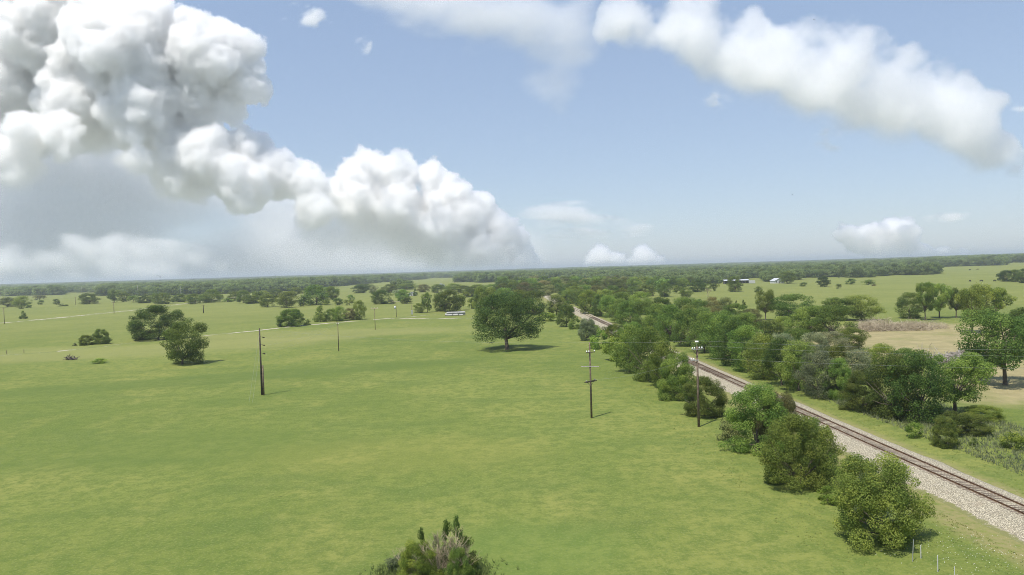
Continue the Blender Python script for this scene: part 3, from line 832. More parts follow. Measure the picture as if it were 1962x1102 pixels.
def insulator(e, p, mat=PORCELAIN, s=1.):
    m = MB()
    m.tube([(p[0], p[1], p[2]), (p[0], p[1], p[2] + .05 * s), (p[0], p[1], p[2] + .07 * s), (p[0], p[1], p[2] + .16 * s), (p[0], p[1], p[2] + .18 * s), (p[0], p[1], p[2] + .28 * s)], [.03 * s, .03 * s, .11 * s, .09 * s, .06 * s, .04 * s], 8)
    return m.build('insulator', mat, e, True)

def brace(e, a, b, mat=STEEL, r=.02, name='brace'): return MB().tube([a, b], r, 5).build(name, mat, e)

# corner pole with three side brackets, a stub pole beside it and guys
e1, h1 = pole((502, 757), (504, 629), DARKPOLE, 'tall dark corner pole with three side brackets and guy wires on the open meadow', r=.2)
for yy in (646, 661, 677):
    z = ztop(503, yy, e1.location.y)
    MB().tube([(.1, 0, z + .1), (.5, -.05, z), (.62, -.06, z)], .04, 5).build('bracket', DARKPOLE, e1)
    MB().tube([(.5, -.06, z), (.6, -.06, z), (.62, -.06, z - .02), (.9, -.07, z - .1), (.92, -.07, z - .1), (1.05, -.08, z - .14)], [.05, .13, .06, .15, .06, .04], 8).build('insulator', DARKPOLE, e1, True)
gx_, gy_ = P(477, 772)
for q, dz in ((0, .2), (.5, 3.6)):
    MB().tube([(0, 0, h1 - .4 - dz), (gx_ - e1.location.x + q, gy_ - e1.location.y + q, 0)], .013, 4).build('guy_wire', WIRE, e1)
x, y = P(505.5, 757.5)
e = empty('stub_pole', (x, y, 0))
MB().tube([(0, 0, -.3), (0, 0, ztop(504.7, 700, y))], [.17, .14], 8).build('pole', POLEWOOD, e, True)
tag(e, 'short brown stub pole standing close beside the tall corner pole', 'pole')

e2, h2 = pole((649, 673), (649, 617), POLEWOOD, 'slim bare-topped pole in the meadow between the corner pole and the path', r=.14)
for s in (-.25, .25): insulator(e2, (s, 0, h2 - .6))
MB().box((0, -.12, h2 - .65), (.7, .08, .08)).build('crossarm', POLEWOOD, e2)
e3, h3 = pole((719, 632), (719, 590), POLEWOOD, 'pole with one pale crossarm just before the white path', r=.14)
arm(e3, h3 - .25, 3.2, .05, PALEWOOD, t=.2)
for s in (-1.4, 0, 1.4): insulator(e3, (s, -.1, h3 - .15))
e4, h4 = pole((759.5, 608), (759.5, 577), POLEWOOD, 'pole with a white transformer under its crossarm beyond the path', r=.16)
arm(e4, h4 - .3, 4.4, .1, PALEWOOD, t=.16)
m = MB(); zt = h4 - 3.4
m.tube([(-.5, -.2, zt - .75), (-.5, -.2, zt - .7), (-.5, -.2, zt + .6), (-.5, -.2, zt + .7)], [.4, .55, .55, .3], 12).build('transformer', WHITE, e4, True)
for s in (-1.9, 0, 1.9): insulator(e4, (s, -.1, h4 - .2))
e5, h5 = pole((789.5, 606), (788.5, 584), POLEWOOD, 'shorter pole with a grey meter box low on it near the path', r=.17)
MB().box((.1, -.3, 2.2), (.7, .35, 2.4)).build('meter_box', STEEL, e5)

# pole with three crossarms in the meadow, by the hedgerow
e6, h6 = pole((1133.5, 801), (1132, 656), POLEWOOD, 'brown pole with three crossarms standing in the meadow before the hedgerow', r=.17)
za, zb, zc = [ztop(1132, q, e6.location.y) for q in (675, 702, 731)]
arm(e6, za, 1.7, .5, POLEWOOD, .05)
for s in (-.72, -.3, .75): insulator(e6, (math.cos(.5) * (s + .05) + .05, math.sin(.5) * s - .16, za + .05), s=1.05)
arm(e6, zb, 2.9, -.25, GREYWOOD)
for s in (-.11, .11):
    M = Matrix.Rotation(.75, 3, 'Z')
    MB().box((0, 0, 0), (2.5, .1, .13), M).build('crossarm', DARKPOLE, e6, loc=(-math.sin(.75) * s * 1.6, math.cos(.75) * s * 1.6, zc))
brace(e6, (-.6, -.55, zc), (0, -.14, zc - .8), DARKPOLE, .03); brace(e6, (.6, .5, zc), (0, .12, zc - .8), DARKPOLE, .03)
for s in (-1.05, 1.05): insulator(e6, (math.cos(.75) * s, math.sin(.75) * s, zc + .06), GREYWOOD)

# pole with white insulators before the dark round bush
e7, h7 = pole((1339, 818), (1335.5, 664), POLEWOOD, 'brown pole with white insulators standing in front of the round hedgerow bush', r=.19)
zd, ze = [ztop(1335, q, e7.location.y) for q in (669, 690)]
arm(e7, zd, 1.9, .35, GREYWOOD)
for s in (-.85, -.45, .35, .8): insulator(e7, (math.cos(.35) * s, math.sin(.35) * s - .16, zd + .05), s=1.1)
brace(e7, (-.75, -.4, zd), (0, -.16, zd - 1.0), POLEWOOD, .04); brace(e7, (.6, .1, zd), (0, -.16, zd - .9), POLEWOOD, .04)
MB().box((-.4, -.2, ze), (1.3, .11, .11), Matrix.Rotation(.2, 3, 'Z')).build('crossarm', GREYWOOD, e7)
for s in (-.95, -.55): insulator(e7, (s, -.25, ze + .05), s=1.05)
MB().tube([(0, 0, h7 - .05), (0, 0, h7 + .7)], .035, 5).build('pin', STEEL, e7)
for s in (-.16, 0, .16): insulator(e7, (s, 0, h7 + .55), s=1.1)
gx_, gy_ = P(1373, 802)
MB().tube([(0, 0, 5.2), (gx_ - e7.location.x, gy_ - e7.location.y, 0)], .022, 4).build('guy_wire', DARKPOLE, e7)

for (b, t, r, lab) in (((8.5, 621), (8, 590), .2, 'brown pole at the left edge beside the far gravel road'), ((218.6, 601), (218, 578), .2, 'brown pole beside the far left gravel road, right of the lone sapling'), ((145, 584), (144.6, 569), .2, 'distant pole left of the dark tree in the far tree line'), ((390, 600), (389.6, 584), .32, 'thick dark pole in the meadow beyond the wide dark tree'), ((264, 567), (263.8, 546), .25, 'tall grey line pole rising from the far woods above the wide dark tree'), ((346, 566), (345.8, 549), .25, 'grey line pole in the far woods right of the wide dark tree'), ((157, 565), (156.8, 549), .25, 'grey line pole in the far woods above the left tree line'), ((10, 572), (9.8, 553), .25, 'grey line pole in the far woods at the left edge')):
    e, h = pole(b, t, DARKPOLE if r > .3 else (GREYWOOD if r == .25 else POLEWOOD), lab, 'distant line poles', r)
    MB().box((0, -.15, h - .6), (2.2, .12, .14)).build('crossarm', POLEWOOD if r != .25 else GREYWOOD, e)

def wire(a, b, sag, label, r=.008):
    A, B = Vector(a), Vector(b)
    pts = []
    for i in range(25):
        t = i / 24
        p = A.lerp(B, t); p.z -= 4 * sag * t * (1 - t)
        pts.append(p)
    tag(MB().tube(pts, r, 4).build('overhead_wire', WIRE), label, 'wire', 'overhead wires')

tp = lambda e, dx, z: (e.location.x + dx, e.location.y, z)
for i, (yy, nm) in enumerate(((646, 'top'), (661, 'middle'), (677, 'lowest'))):
    wire(tp(e1, 1.0, ztop(503, yy, e1.location.y) - .1), tp(e2, (-.25, 0, .25)[i], h2 - .3), .9, f'{nm} wire from the tall corner pole to the slim pole behind it', .009)
wire(tp(e2, 0, h2 - .3), tp(e3, 0, h3 + .1), 1.0, 'wire from the slim pole to the pole with one pale crossarm', .009)
wire(tp(e3, 0, h3 + .1), tp(e4, 0, h4 + .1), 1.0, 'wire from the pale crossarm pole to the transformer pole', .009)
wire(tp(e1, 0, h1 - .1), tp(e6, 0, h6 - .05), .9, 'long wire from the corner pole top to the three-crossarm pole', .007)
wire(tp(e6, 0, h6 - .02), tp(e7, 0, h7 + .85), .15, 'wire joining the tops of the two poles by the hedgerow')
wire(tp(e6, .7, zc + .3), tp(e7, -.9, ze + .3), .6, 'slanting wire from the lowest crossarm to the pole with white insulators')
for dx, z, q, nm in ((.16, h7 + .85, 672, 'upper'), (.7, zd + .45, 684, 'second'), (-.4, ze + .4, 708, 'lower')):
    xr = 75.
    wire(tp(e7, dx, z), (xr, 104., H + ray(1962, q)[2] * 104. + .0), .25, f'{nm} wire crossing the track from the pole with white insulators')

# ------------------------------------------------------------------ marker posts, pipes, buildings, cows, birds
for px_, py_, hh, mat, lab in ((1748, 1076, 1.7, STEEL, 'leaning grey steel post at the foot of the nearest hedgerow bush'), (1764.5, 1070, 1.0, WHITE, 'short white post just right of the leaning grey post'), (1797, 1096, 1.25, WHITE, 'taller white post alone in the rough grass near the bottom edge'), (1829, 1106, 0.75, WHITE, 'white post cut off by the bottom edge')):
    x, y = P(px_, py_)
    m = MB()
    m.tube([(0, 0, -.2), (.12 if mat == STEEL else 0, 0, hh)], .032, 6)
    m.tube([(.12 if mat == STEEL else 0, 0, hh), (.125 if mat == STEEL else 0, 0, hh + .05)], [.04, .022], 6)
    tag(m.build('marker_post', mat, loc=(x, y, 0)), lab, 'post', 'posts in the rough grass')
for px_, py_, lab in ((13, 679, 'thin fence post at the left edge beside the grassy path'), (46, 677, 'thin fence post right of the left-edge post on the grassy path')):
    x, y = P(px_, py_)
    tag(MB().tube([(0, 0, -.2), (0, 0, 1.3), (0, 0, 1.36)], [.09, .08, .04], 6).build('fence_post', POLEWOOD, loc=(x, y, 0)), lab, 'post', 'posts beside the grassy path')

x, y = P(872, 605)

def pipe(dx, dy, z, L, r, ang, label):
    n = 16
    v, f = [], []
    for s in (-1, 1):
        for rad in (r, r * .86):
            for k in range(n): v.append((s * L / 2, math.cos(TAU * k / n) * rad, math.sin(TAU * k / n) * rad))
    for k in range(n):
        q = (k + 1) % n
        f += [(k, q, 2 * n + q, 2 * n + k), (n + k, 3 * n + k, 3 * n + q, n + q), (k, n + k, n + q, q), (2 * n + k, 2 * n + q, 3 * n + q, 3 * n + k)]
    o = MB().add(v, f).build('culvert_pipe', PIPE, smooth=False, loc=(x + dx, y + dy, z))
    o.rotation_euler = (0, 0, ang)
    tag(o, label, 'pipe', 'culvert pipes beside the path')

pipe(0, 1.4, .62, 11.0, .62, .06, 'longest pale culvert pipe lying at the back of the stack')
pipe(.4, 1.0, 1.62, 10.0, .50, .05, 'pale culvert pipe resting on top of the stack')
pipe(-3.2, -.3, .5, 3.0, .5, .12, 'short pale culvert pipe in front, at the left')
pipe(.2, -.4, .5, 2.8, .5, -.05, 'short pale culvert pipe in front, in the middle')
pipe(3.2, -.6, .36, 2.2, .36, .1, 'smallest pale culvert pipe in front, at the right')

# long open shed, white container, white house, small hut
x, y = P(1412, 543.5)
sx = y / F
e = empty('open_shed', (x, y, 0), -.05)
Wd = 48 * sx
m = MB().add([(-Wd / 2, -.4, 3.4), (Wd / 2, -.4, 3.4), (Wd / 2, 7, 4.6), (-Wd / 2, 7, 4.6), (-Wd / 2, -.4, 3.6), (Wd / 2, -.4, 3.6), (Wd / 2, 7, 4.8), (-Wd / 2, 7, 4.8)], [(3, 2, 1, 0), (4, 5, 6, 7), (0, 1, 5, 4), (2, 3, 7, 6), (1, 2, 6, 5), (3, 0, 4, 7)])
m.build('roof', ROOFMETAL, e)
MB().box((0, 6.6, 2.2), (Wd - .6, .15, 4.4)).box((-Wd / 2 + .3, 3.2, 1.8), (.15, 6.6, 3.5)).box((Wd / 2 - .3, 3.2, 1.8), (.15, 6.6, 3.5)).build('wall', DARKWALL, e)
for i in range(8): MB().box((-Wd / 2 + .4 + i * (Wd - .8) / 7, .1, 1.7), (.2, .2, 3.4)).build('post', GREYWOOD, e)
tag(e, 'long low open shed with a white roof behind the lone dark tree', 'shed')
x, y = P(1441.5, 543.2)
e = empty('storage_container', (x, y, 0), -.05)
MB().box((0, 1.3, 1.75), (11 * sx, 2.5, 3.3)).build('body', WHITE, e)
for i in range(9): MB().box((-5 * sx + i * 1.25 * sx, -.02, 1.75), (.12, .1, 3.0)).build('rib', PIPE, e)
tag(e, 'white storage container at the right end of the long shed', 'container')

def house(px_, py_, w, h, d, rz, roofmat, label, name='house', cat='house'):
    x, y = P(px_, py_)
    e = empty(name, (x, y, 0), rz)
    eave = h * .55
    MB().box((0, d / 2, eave / 2), (w, d, eave)).add([(-w / 2, 0, eave), (w / 2, 0, eave), (0, 0, h - .15), (-w / 2, d, eave), (w / 2, d, eave), (0, d, h - .15)], [(0, 1, 2), (4, 3, 5), (0, 3, 4, 1)]).build('wall', WHITE, e)
    t = .18
    for s in (-1, 1):
        a = [(s * (w / 2 + .5), -.5, eave - .45), (0, -.5, h), (0, d + .5, h), (s * (w / 2 + .5), d + .5, eave - .45)]
        MB().add(a + [(p[0], p[1], p[2] + t) for p in a], [(0, 1, 2, 3), (7, 6, 5, 4), (0, 4, 5, 1), (1, 5, 6, 2), (2, 6, 7, 3), (3, 7, 4, 0)]).build('roof', roofmat, e)
    for s in (-.3, .3):
        q = MB().box((s * w, -.03, eave * .58), (w * .13, .1, eave * .42)).build('window', WHITE, e)
        MB().box((s * w, -.1, eave * .58), (w * .10, .08, eave * .35)).build('pane', GLASS, q)
    MB().box((0, -.04, eave * .4), (w * .1, .1, eave * .8)).build('door', DARKWALL, e)
    tag(e, label, cat)

house(1493, 543, 11.5, 5.6, 9, .2, ROOFMETAL, 'white gabled farmhouse among trees right of the long shed')
house(789, 567, 8, 4.0, 6, .1, ROOFMETAL, 'small white-roofed hut in the middle meadow left of the round trees', 'hut', 'hut')
house(845, 549, 12, 5, 9, .1, PIPE, 'pale barn half hidden at the edge of the far woods', 'barn', 'barn')

def skin_mesh(name, verts, edges, radii, mat, sub=1):
    me = bpy.data.meshes.new(name)
    me.from_pydata(verts, edges, [])
    o = bpy.data.objects.new(name, me)
    C.objects.link(o)
    o.modifiers.new('s', 'SKIN')
    for v, r in zip(me.skin_vertices[0].data, radii): v.radius = (r, r)
    me.skin_vertices[0].data[0].use_root = True
    sm = o.modifiers.new('d', 'SUBSURF'); sm.levels = sub
    dg = bpy.context.evaluated_depsgraph_get()
    nm = bpy.data.meshes.new_from_object(o.evaluated_get(dg))
    bpy.data.objects.remove(o); bpy.data.meshes.remove(me)
    nm.name = name
    nm.polygons.foreach_set('use_smooth', np.ones(len(nm.polygons), bool))
    nm.materials.append(mat)
    return nm

cv = [(0, 0, 1.05), (.55, 0, 1.08), (-.6, 0, 1.1), (.95, 0, 1.15), (1.25, 0, .85), (1.5, 0, .5), (1.62, 0, .32)]
ce, crd = [(0, 1), (0, 2), (1, 3), (3, 4), (4, 5), (5, 6)], [.38, .36, .32, .24, .16, .13, .09]
for sx_, xk in ((1, .55), (-1, -.6)):
    for s in (-1, 1):
        k = len(cv)
        cv += [(xk, s * .2, .72), (xk - (.06 if sx_ < 0 else -.02), s * .2, .4), (xk, s * .2, .03)]
        ce += [(1 if sx_ > 0 else 2, k), (k, k + 1), (k + 1, k + 2)]; crd += [.14, .075, .06]
k = len(cv); cv += [(-.92, 0, 1.1), (-1.0, 0, .5)]; ce += [(2, k), (k, k + 1)]; crd += [.06, .03]
k = len(cv); cv += [(1.22, .22, .98), (1.22, -.22, .98)]; ce += [(4, k), (4, k + 1)]; crd += [.05, .05]
COW = skin_mesh('grazing_cow', cv, ce, crd, COWHIDE)
for i, (px_, py_, a, lab) in enumerate(((1858, 519.8, .4, 'dark cow grazing high on the far pasture, the left of two'), (1874, 519.2, 2.6, 'dark cow grazing high on the far pasture, the right of two'), (1859, 540.6, 1.6, 'dark cow at the left end of the pale patch on the pasture'), (1881, 540.2, 2.9, 'dark cow at the right end of the pale patch on the pasture'), (1905.5, 540, .2, 'dark cow grazing just left of the dark grove'))):
    x, y = P(px_, py_)
    o = link('grazing_cow', COW)
    o.location, o.rotation_euler = (x, y, float(ground_z(np.array([x]), np.array([y]))[0])), (0, 0, a)
    o.scale = (1.5, 1.5, 1.5) if y > 800 else (1.25, 1.25, 1.25)
    tag(o, lab, 'cow', 'cows on the far pasture')

def bird_at(px_, py_, dist, span, roll, label, white=False):
    d_ = ray(px_, py_)
    e = empty('bird', (d_[0] * dist, dist, H + d_[2] * dist), .4)
    s = span
    bd = skin_mesh('body', [(0, 0, 0), (0, s * .16, .01), (0, -s * .16, 0), (0, s * .24, .02), (0, -s * .26, 0)], [(0, 1), (0, 2), (1, 3), (2, 4)], [s * .07, s * .05, s * .05, s * .03, s * .035], FEATHER)
    link('body', bd, None, e)
    for q in (-1, 1):
        v = []
        for t, ch, z in ((.03, .13, .02), (.2, .14, .10 + roll), (.38, .11, .13 + roll), (.5, .05, .10 + roll)):
            for yy, th in ((ch, 0), (0, .012), (-ch, 0), (0, -.012)): v.append((q * t * s, yy * s, z * s + th * s))
        f = [(i * 4 + k_, i * 4 + (k_ + 1) % 4, (i + 1) * 4 + (k_ + 1) % 4, (i + 1) * 4 + k_) for i in range(3) for k_ in range(4)] + [(0, 1, 2, 3), (12, 13, 14, 15)]
        MB().add(v, f).build('wing', WHITEFEATHER if white and q > 0 else FEATHER, e)
    tag(e, label, 'bird', 'birds in the sky')

bird_at(307, 531, 70, .62, .15, 'dark bird with a pale wing flying just above the left horizon', True)
bird_at(1560, 38, 160, .6, 0, 'tiny dark speck shaped as a bird above the right-hand cloud')  # dust speck, modelled as a small bird
bird_at(1518, 373, 160, .55, .05, 'tiny dark speck shaped as a bird in the blue sky below the right-hand cloud')  # another dust speck given a bird's shape

# ------------------------------------------------------------------ grass, weeds, flowers (uncountable)

def tufts(name, n, xy, hgt, wid, col, label, cat, seed, keep=None):
    rs = np.random.RandomState(seed)
    x, y = xy(rs, n)
    px, py = proj(x, y, 0 * x)
    ok = (px > -80) & (px < 2050) & (py < 1160)
    dx = x - (TRK[0] * y * y + TRK[1] * y + TRK[2])
    ok &= (dx < -6.6) | (dx > 4.6)
    if keep is not None: ok &= keep(px, py, dx)
    x, y = x[ok], y[ok]
    n = len(x)
    vs, tn = [], []
    h = rs.uniform(hgt[0], hgt[1], n) * (.7 + .6 * fbm(np.stack([x / 6, y / 6, 0 * x], 1), 3))
    tone = .80 + .42 * fbm(np.stack([x / 14, y / 9, 2 + 0 * x], 1), 4)
    for b in range(3):
        th = rs.rand(n) * TAU
        w = rs.uniform(wid[0], wid[1], n)
        ox, oy = rs.normal(size=n) * w * .6, rs.normal(size=n) * w * .6
        lx, ly = rs.normal(size=n) * h * .35, rs.normal(size=n) * h * .35
        c, s = np.cos(th) * w / 2, np.sin(th) * w / 2
        vs.append(np.stack([np.stack([x + ox - c, y + oy - s, 0 * x - .02], 1), np.stack([x + ox + c, y + oy + s, 0 * x - .02], 1), np.stack([x + ox + lx, y + oy + ly, h * rs.uniform(.7, 1.1, n)], 1)], 1))
        tn.append(tone * rs.uniform(.9, 1.12, n))
    v = np.concatenate(vs).reshape(-1, 3)
    o = link(name, mesh_np(name, v, np.arange(len(v)).reshape(-1, 3), tone=np.concatenate(tn)), BLADES)
    o.color = (*col, 1)
    return tag(o, label, cat, kind='stuff')

def fan(y0, y1, pw=1.):
    def f(rs, n):
        y = y0 + (y1 - y0) * rs.rand(n) ** pw
        return (rs.rand(n) * 1.5 - .75) * y, y
    return f

tufts('verge_grass', 9000, lambda rs, n: (lambda y: (TRK[0] * y * y + TRK[1] * y + TRK[2] + 3.5 + rs.rand(n) * 20, y))(55 + 165 * rs.rand(n)), (.03, .12), (.05, .14), (.26, .295, .085), 'rough taller grass on the bank right of the track', 'grass', 6)
tufts('rough_grass', 6000, lambda rs, n: (lambda y: (TRK[0] * y * y + TRK[1] * y + TRK[2] - 6.6 - rs.rand(n) ** 1.8 * 16, y))(44 + 130 * rs.rand(n)), (.03, .12), (.05, .14), (.255, .285, .085), 'rough grass between the hedgerow and the ballast', 'grass', 7)
tufts('weed_undergrowth', 5000, lambda rs, n: (lambda y: (TRK[0] * y * y + TRK[1] * y + TRK[2] + 9 + rs.rand(n) * 16, y))(64 + 60 * rs.rand(n)), (.25, .8), (.05, .15), (.26, .285, .15), 'grey-green weeds on the bank below the last trees at the right', 'weeds', 8)
tufts('thicket_undergrowth', 5000, lambda rs, n: (P(830, 1110)[0] + rs.normal(size=n) * 1.7, P(830, 1110)[1] + 1.5 + rs.normal(size=n) * 1.2), (.2, .7), (.05, .15), (.22, .27, .09), 'tall weeds round the thicket on the bottom edge', 'weeds', 9)
rs = np.random.RandomState(31)
n = 420
cxy = np.array([P(*q) for q in ((1850, 1055), (1885, 1090), (1830, 1050), (1945, 1085), (1920, 1070))])
k = rs.randint(0, 5, n)
p = np.stack([cxy[k, 0] + rs.normal(size=n) * 3.2, cxy[k, 1] + rs.normal(size=n) * 2.8, rs.uniform(.2, .5, n)], 1)
v, f = leaf_quads(p, unit(rs.normal(size=(n, 3)) * .4 + np.array([0, -.4, 1])), rs.uniform(.03, .065, n), rs, .9)
tag(link('wildflower_foliage', mesh_np('wildflowers', v, f), mottled('white_petals', (.66, .66, .58), (.8, .8, .72), 5, .7)), 'white wildflowers scattered in the rough grass at the lower right corner', 'wildflowers', kind='stuff')

# ------------------------------------------------------------------ clouds: real volumes far beyond the land
def vol_object(name, G, mn, vs, mat):
    nx, ny, nz = G.shape
    me = bpy.data.meshes.new(name)
    me.vertices.add(nx * ny * nz)
    me.attributes.new('dens', 'FLOAT', 'POINT').data.foreach_set('value', G.astype(np.float32).ravel())
    ob = link(name, me, mat)
    g = bpy.data.node_groups.new('cloud', 'GeometryNodeTree')
    g.interface.new_socket('Geometry', in_out='INPUT', socket_type='NodeSocketGeometry')
    g.interface.new_socket('Geometry', in_out='OUTPUT', socket_type='NodeSocketGeometry')
    N, L = g.nodes.new, g.links.new
    gi, go, vc, ps = N('NodeGroupInput'), N('NodeGroupOutput'), N('GeometryNodeVolumeCube'), N('GeometryNodeInputPosition')

    def vm(op, a, b=None, sc=None):
        q = N('ShaderNodeVectorMath'); q.operation = op
        L(a, q.inputs[0])
        if b is not None: q.inputs[1].default_value = b
        if sc is not None: q.inputs['Scale'].default_value = sc
        return q
    q = vm('SUBTRACT', ps.outputs[0], mn)
    q = vm('SCALE', q.outputs[0], sc=1 / vs)
    q = vm('ADD', q.outputs[0], (.01, .01, .01))
    q = vm('FLOOR', q.outputs[0])
    q = vm('DOT_PRODUCT', q.outputs[0], (ny * nz, nz, 1))
    at = N('GeometryNodeInputNamedAttribute'); at.data_type = 'FLOAT'; at.inputs['Name'].default_value = 'dens'
    si = N('GeometryNodeSampleIndex'); si.data_type, si.domain, si.clamp = 'FLOAT', 'POINT', True
    sm = N('GeometryNodeSetMaterial'); sm.inputs['Material'].default_value = mat
    L(gi.outputs[0], si.inputs['Geometry']); L(at.outputs[0], si.inputs['Value']); L(q.outputs['Value'], si.inputs['Index'])
    L(si.outputs[0], vc.inputs['Density'])
    vc.inputs['Min'].default_value = mn
    vc.inputs['Max'].default_value = [mn[i] + vs * ((nx, ny, nz)[i] - 1) for i in range(3)]
    for a_, b_ in zip('XYZ', (nx, ny, nz)): vc.inputs['Resolution ' + a_].default_value = b_
    L(vc.outputs[0], sm.inputs[0]); L(sm.outputs[0], go.inputs[0])
    ob.modifiers.new('volume', 'NODES').node_group = g
    return ob

def cloud_material(name, sig, col=(.9982, .9966, .9932), g=0.):
    m = bpy.data.materials.new(name)
    m.use_nodes = True
    nt = m.node_tree
    nt.nodes.clear()
    out, v = nt.nodes.new('ShaderNodeOutputMaterial'), nt.nodes.new('ShaderNodeVolumePrincipled')
    v.inputs['Color'].default_value = (*col, 1)
    v.inputs['Density'].default_value = sig
    v.inputs['Anisotropy'].default_value = g
    nt.links.new(v.outputs[0], out.inputs['Volume'])
    m.cycles.volume_step_rate = 1.7
    return m

def to_photo(p):
    x, y, z = p[:, 0] / (p[:, 1] + F), 1., p[:, 2] / (p[:, 1] + F)
    return proj(x * 1000, 1000. + 0 * x, z * 1000 + H)

def cu(px, py, dz=0):
    r = ray(px, py)
    return np.array([r[0] * (F + dz), dz, r[2] * (F + dz)])

def cloud(name, blobs, D, mat, label, vox=2.6, seed=1, fade=None, soft=5., amp=34., puff=1., fw=80., bil=1., ero=0.):
    """heaped cloud grown from large puffs (photo x, y, radius, depth) that carry smaller and smaller puffs;
    below the fade line it thins out into a veil"""
    R = random.Random(seed)
    Sp = []
    for b in blobs:
        c, r = cu(b[0], b[1], b[3] if len(b) > 3 else 0), b[2]
        Sp.append((c, r * .88))
        for k in range(int((26 + r * .35) * puff)):
            d = np.array([R.gauss(0, 1), R.gauss(0, 1) * .8, R.gauss(0, 1)]); d /= np.linalg.norm(d)
            if d[1] > .6: continue
            r2 = r * R.uniform(.10, .30)
            c2 = c + d * (r * R.uniform(.72, .84))
            Sp.append((c2, r2))
            if r2 > 7:
                for q in range(10):
                    e = np.array([R.gauss(0, 1), R.gauss(0, 1), R.gauss(0, 1)]) + d * .8; e /= np.linalg.norm(e)
                    Sp.append((c2 + e * r2 * .82, r2 * R.uniform(.2, .45)))
    cs, rs_ = np.array([s[0] for s in Sp]), np.array([s[1] for s in Sp])
    mn, mx = (cs - rs_[:, None]).min(0) - 12, (cs + rs_[:, None]).max(0) + 12
    mn[2] = max(mn[2], -20)
    sh = [int(math.ceil((mx[i] - mn[i]) / vox)) for i in range(3)]
    G = np.full(sh, -1e3, np.float32)
    ax = [mn[i] + vox * np.arange(sh[i]) for i in range(3)]
    for c, r in zip(cs, rs_):
        sl = []
        for i in range(3):
            lo, hi = max(0, int((c[i] - r - 14 - mn[i]) / vox)), min(sh[i], int((c[i] + r + 14 - mn[i]) / vox) + 2)
            sl.append(slice(lo, max(lo, hi)))
        d = r - np.sqrt(((ax[0][sl[0]] - c[0]) ** 2)[:, None, None] + ((ax[1][sl[1]] - c[1]) ** 2)[None, :, None] + ((ax[2][sl[2]] - c[2]) ** 2)[None, None, :])
        G[tuple(sl)] = np.maximum(G[tuple(sl)], d)
    idx = np.argwhere(G > -14)
    p = mn + idx * vox
    d = G[idx[:, 0], idx[:, 1], idx[:, 2]] + (fbm(p / 42., 4) - .5) * amp
    if ero: d = d + (fbm(p / 95. + 5.7, 3) - .5) * ero
    for sc_, am_ in ((34., 13.), (17., 9.), (9., 6.), (5., 3.)):
        d = d + (.42 - np.abs(vnoise(p / sc_ + sc_) - .5) * 1.7) * am_ * bil
    so, a = soft, 1
    if fade is not None:
        ppx, ppy = to_photo(p)
        k = (ppy - np.interp(ppx, [q[0] for q in fade], [q[1] for q in fade]) + (fbm(p / 60., 3) - .5) * 90) / fw
        k = sstep(0, 1, k)
        d = d + (fbm(p / 14. + 9, 2) - .5) * 16 * k - 3 * k
        so = soft + k * 40
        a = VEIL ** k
    O = np.zeros_like(G)
    O[idx[:, 0], idx[:, 1], idx[:, 2]] = np.clip(d / so, 0, 1) * a
    p2 = D / F
    o = vol_object(name, O, tuple(float(q) for q in np.array([mn[0], mn[1] + F, mn[2]]) * p2 + np.array([0, 0, H])), vox * p2, mat)
    return tag(o, label, 'cloud', 'clouds', 'stuff')

def wisp(name, blobs, D, mat, label, vox=3.5, thr=.42, sc=(60., 40., 40.), seed=0., shear=0., hard=.3):
    """thin ragged cloud: noise inside soft ellipsoids (photo x, y, half width, half height, weight)"""
    cs = np.array([cu(b[0], b[1]) for b in blobs])
    ex = np.array([[b[2], min(b[2], 60.), b[3]] for b in blobs])
    mn, mx = (cs - ex * 1.1).min(0), (cs + ex * 1.1).max(0)
    mn[2] = max(mn[2], -20)
    sh = [int(math.ceil((mx[i] - mn[i]) / vox)) for i in range(3)]
    g = np.stack(np.meshgrid(*[mn[i] + vox * np.arange(sh[i]) for i in range(3)], indexing='ij'), -1).reshape(-1, 3)
    e = np.zeros(len(g))
    for c, x_, b in zip(cs, ex, blobs):
        e = np.maximum(e, b[4] * np.clip(1 - (((g - c) / x_) ** 2).sum(1), 0, 1))
    q = np.nonzero(e > 0)[0]
    s = g[q].copy()
    s[:, 0] += shear * s[:, 2]
    nz = (fbm(s / np.array(sc) + seed, 6) - .5) * 2.4 + .5
    O = np.zeros(len(g))
    O[q] = np.clip((nz + .75 * np.sqrt(e[q]) - thr - .62) / hard, 0, 1) * np.minimum(1, e[q] * 3)
    p2 = D / F
    o = vol_object(name, O.reshape(sh), tuple(float(t) for t in np.array([mn[0], mn[1] + F, mn[2]]) * p2 + np.array([0, 0, H])), vox * p2, mat)
    return tag(o, label, 'cloud', 'clouds', 'stuff')

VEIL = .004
CM, CS, CW = cloud_material('heaped_cloud', .016, g=.6), cloud_material('soft_cloud', .0040, g=.5), None
left = [(405, 115, 86), (470, 165, 44), (440, 205, 40), (375, 190, 60), (250, 100, 112, -20), (130, 60, 135, 40), (10, 70, 125, 80), (30, 190, 120, 60), (170, 200, 95, 0), (275, 210, 80, -30), (330, 270, 60), (235, 0, 74, 20), (-90, 150, 120, 130),
        (400, 300, 60, -30), (470, 292, 46), (530, 332, 48), (590, 352, 42), (460, 350, 55, -40), (600, 402, 40, -20), (340, 330, 60, -10), (120, 260, 42, -90), (60, 262, 40, -90), (10, 300, 44, -90), (40, 330, 34, -90), (265, 305, 26, -80)]
cloud('cumulus_cloud', left, 20000, CM, 'towering white cumulus with crisp billows filling the upper left sky', fade=[(0, 300), (100, 275), (200, 255), (330, 330), (480, 385), (640, 440), (1000, 600)], fw=170., ero=30.)
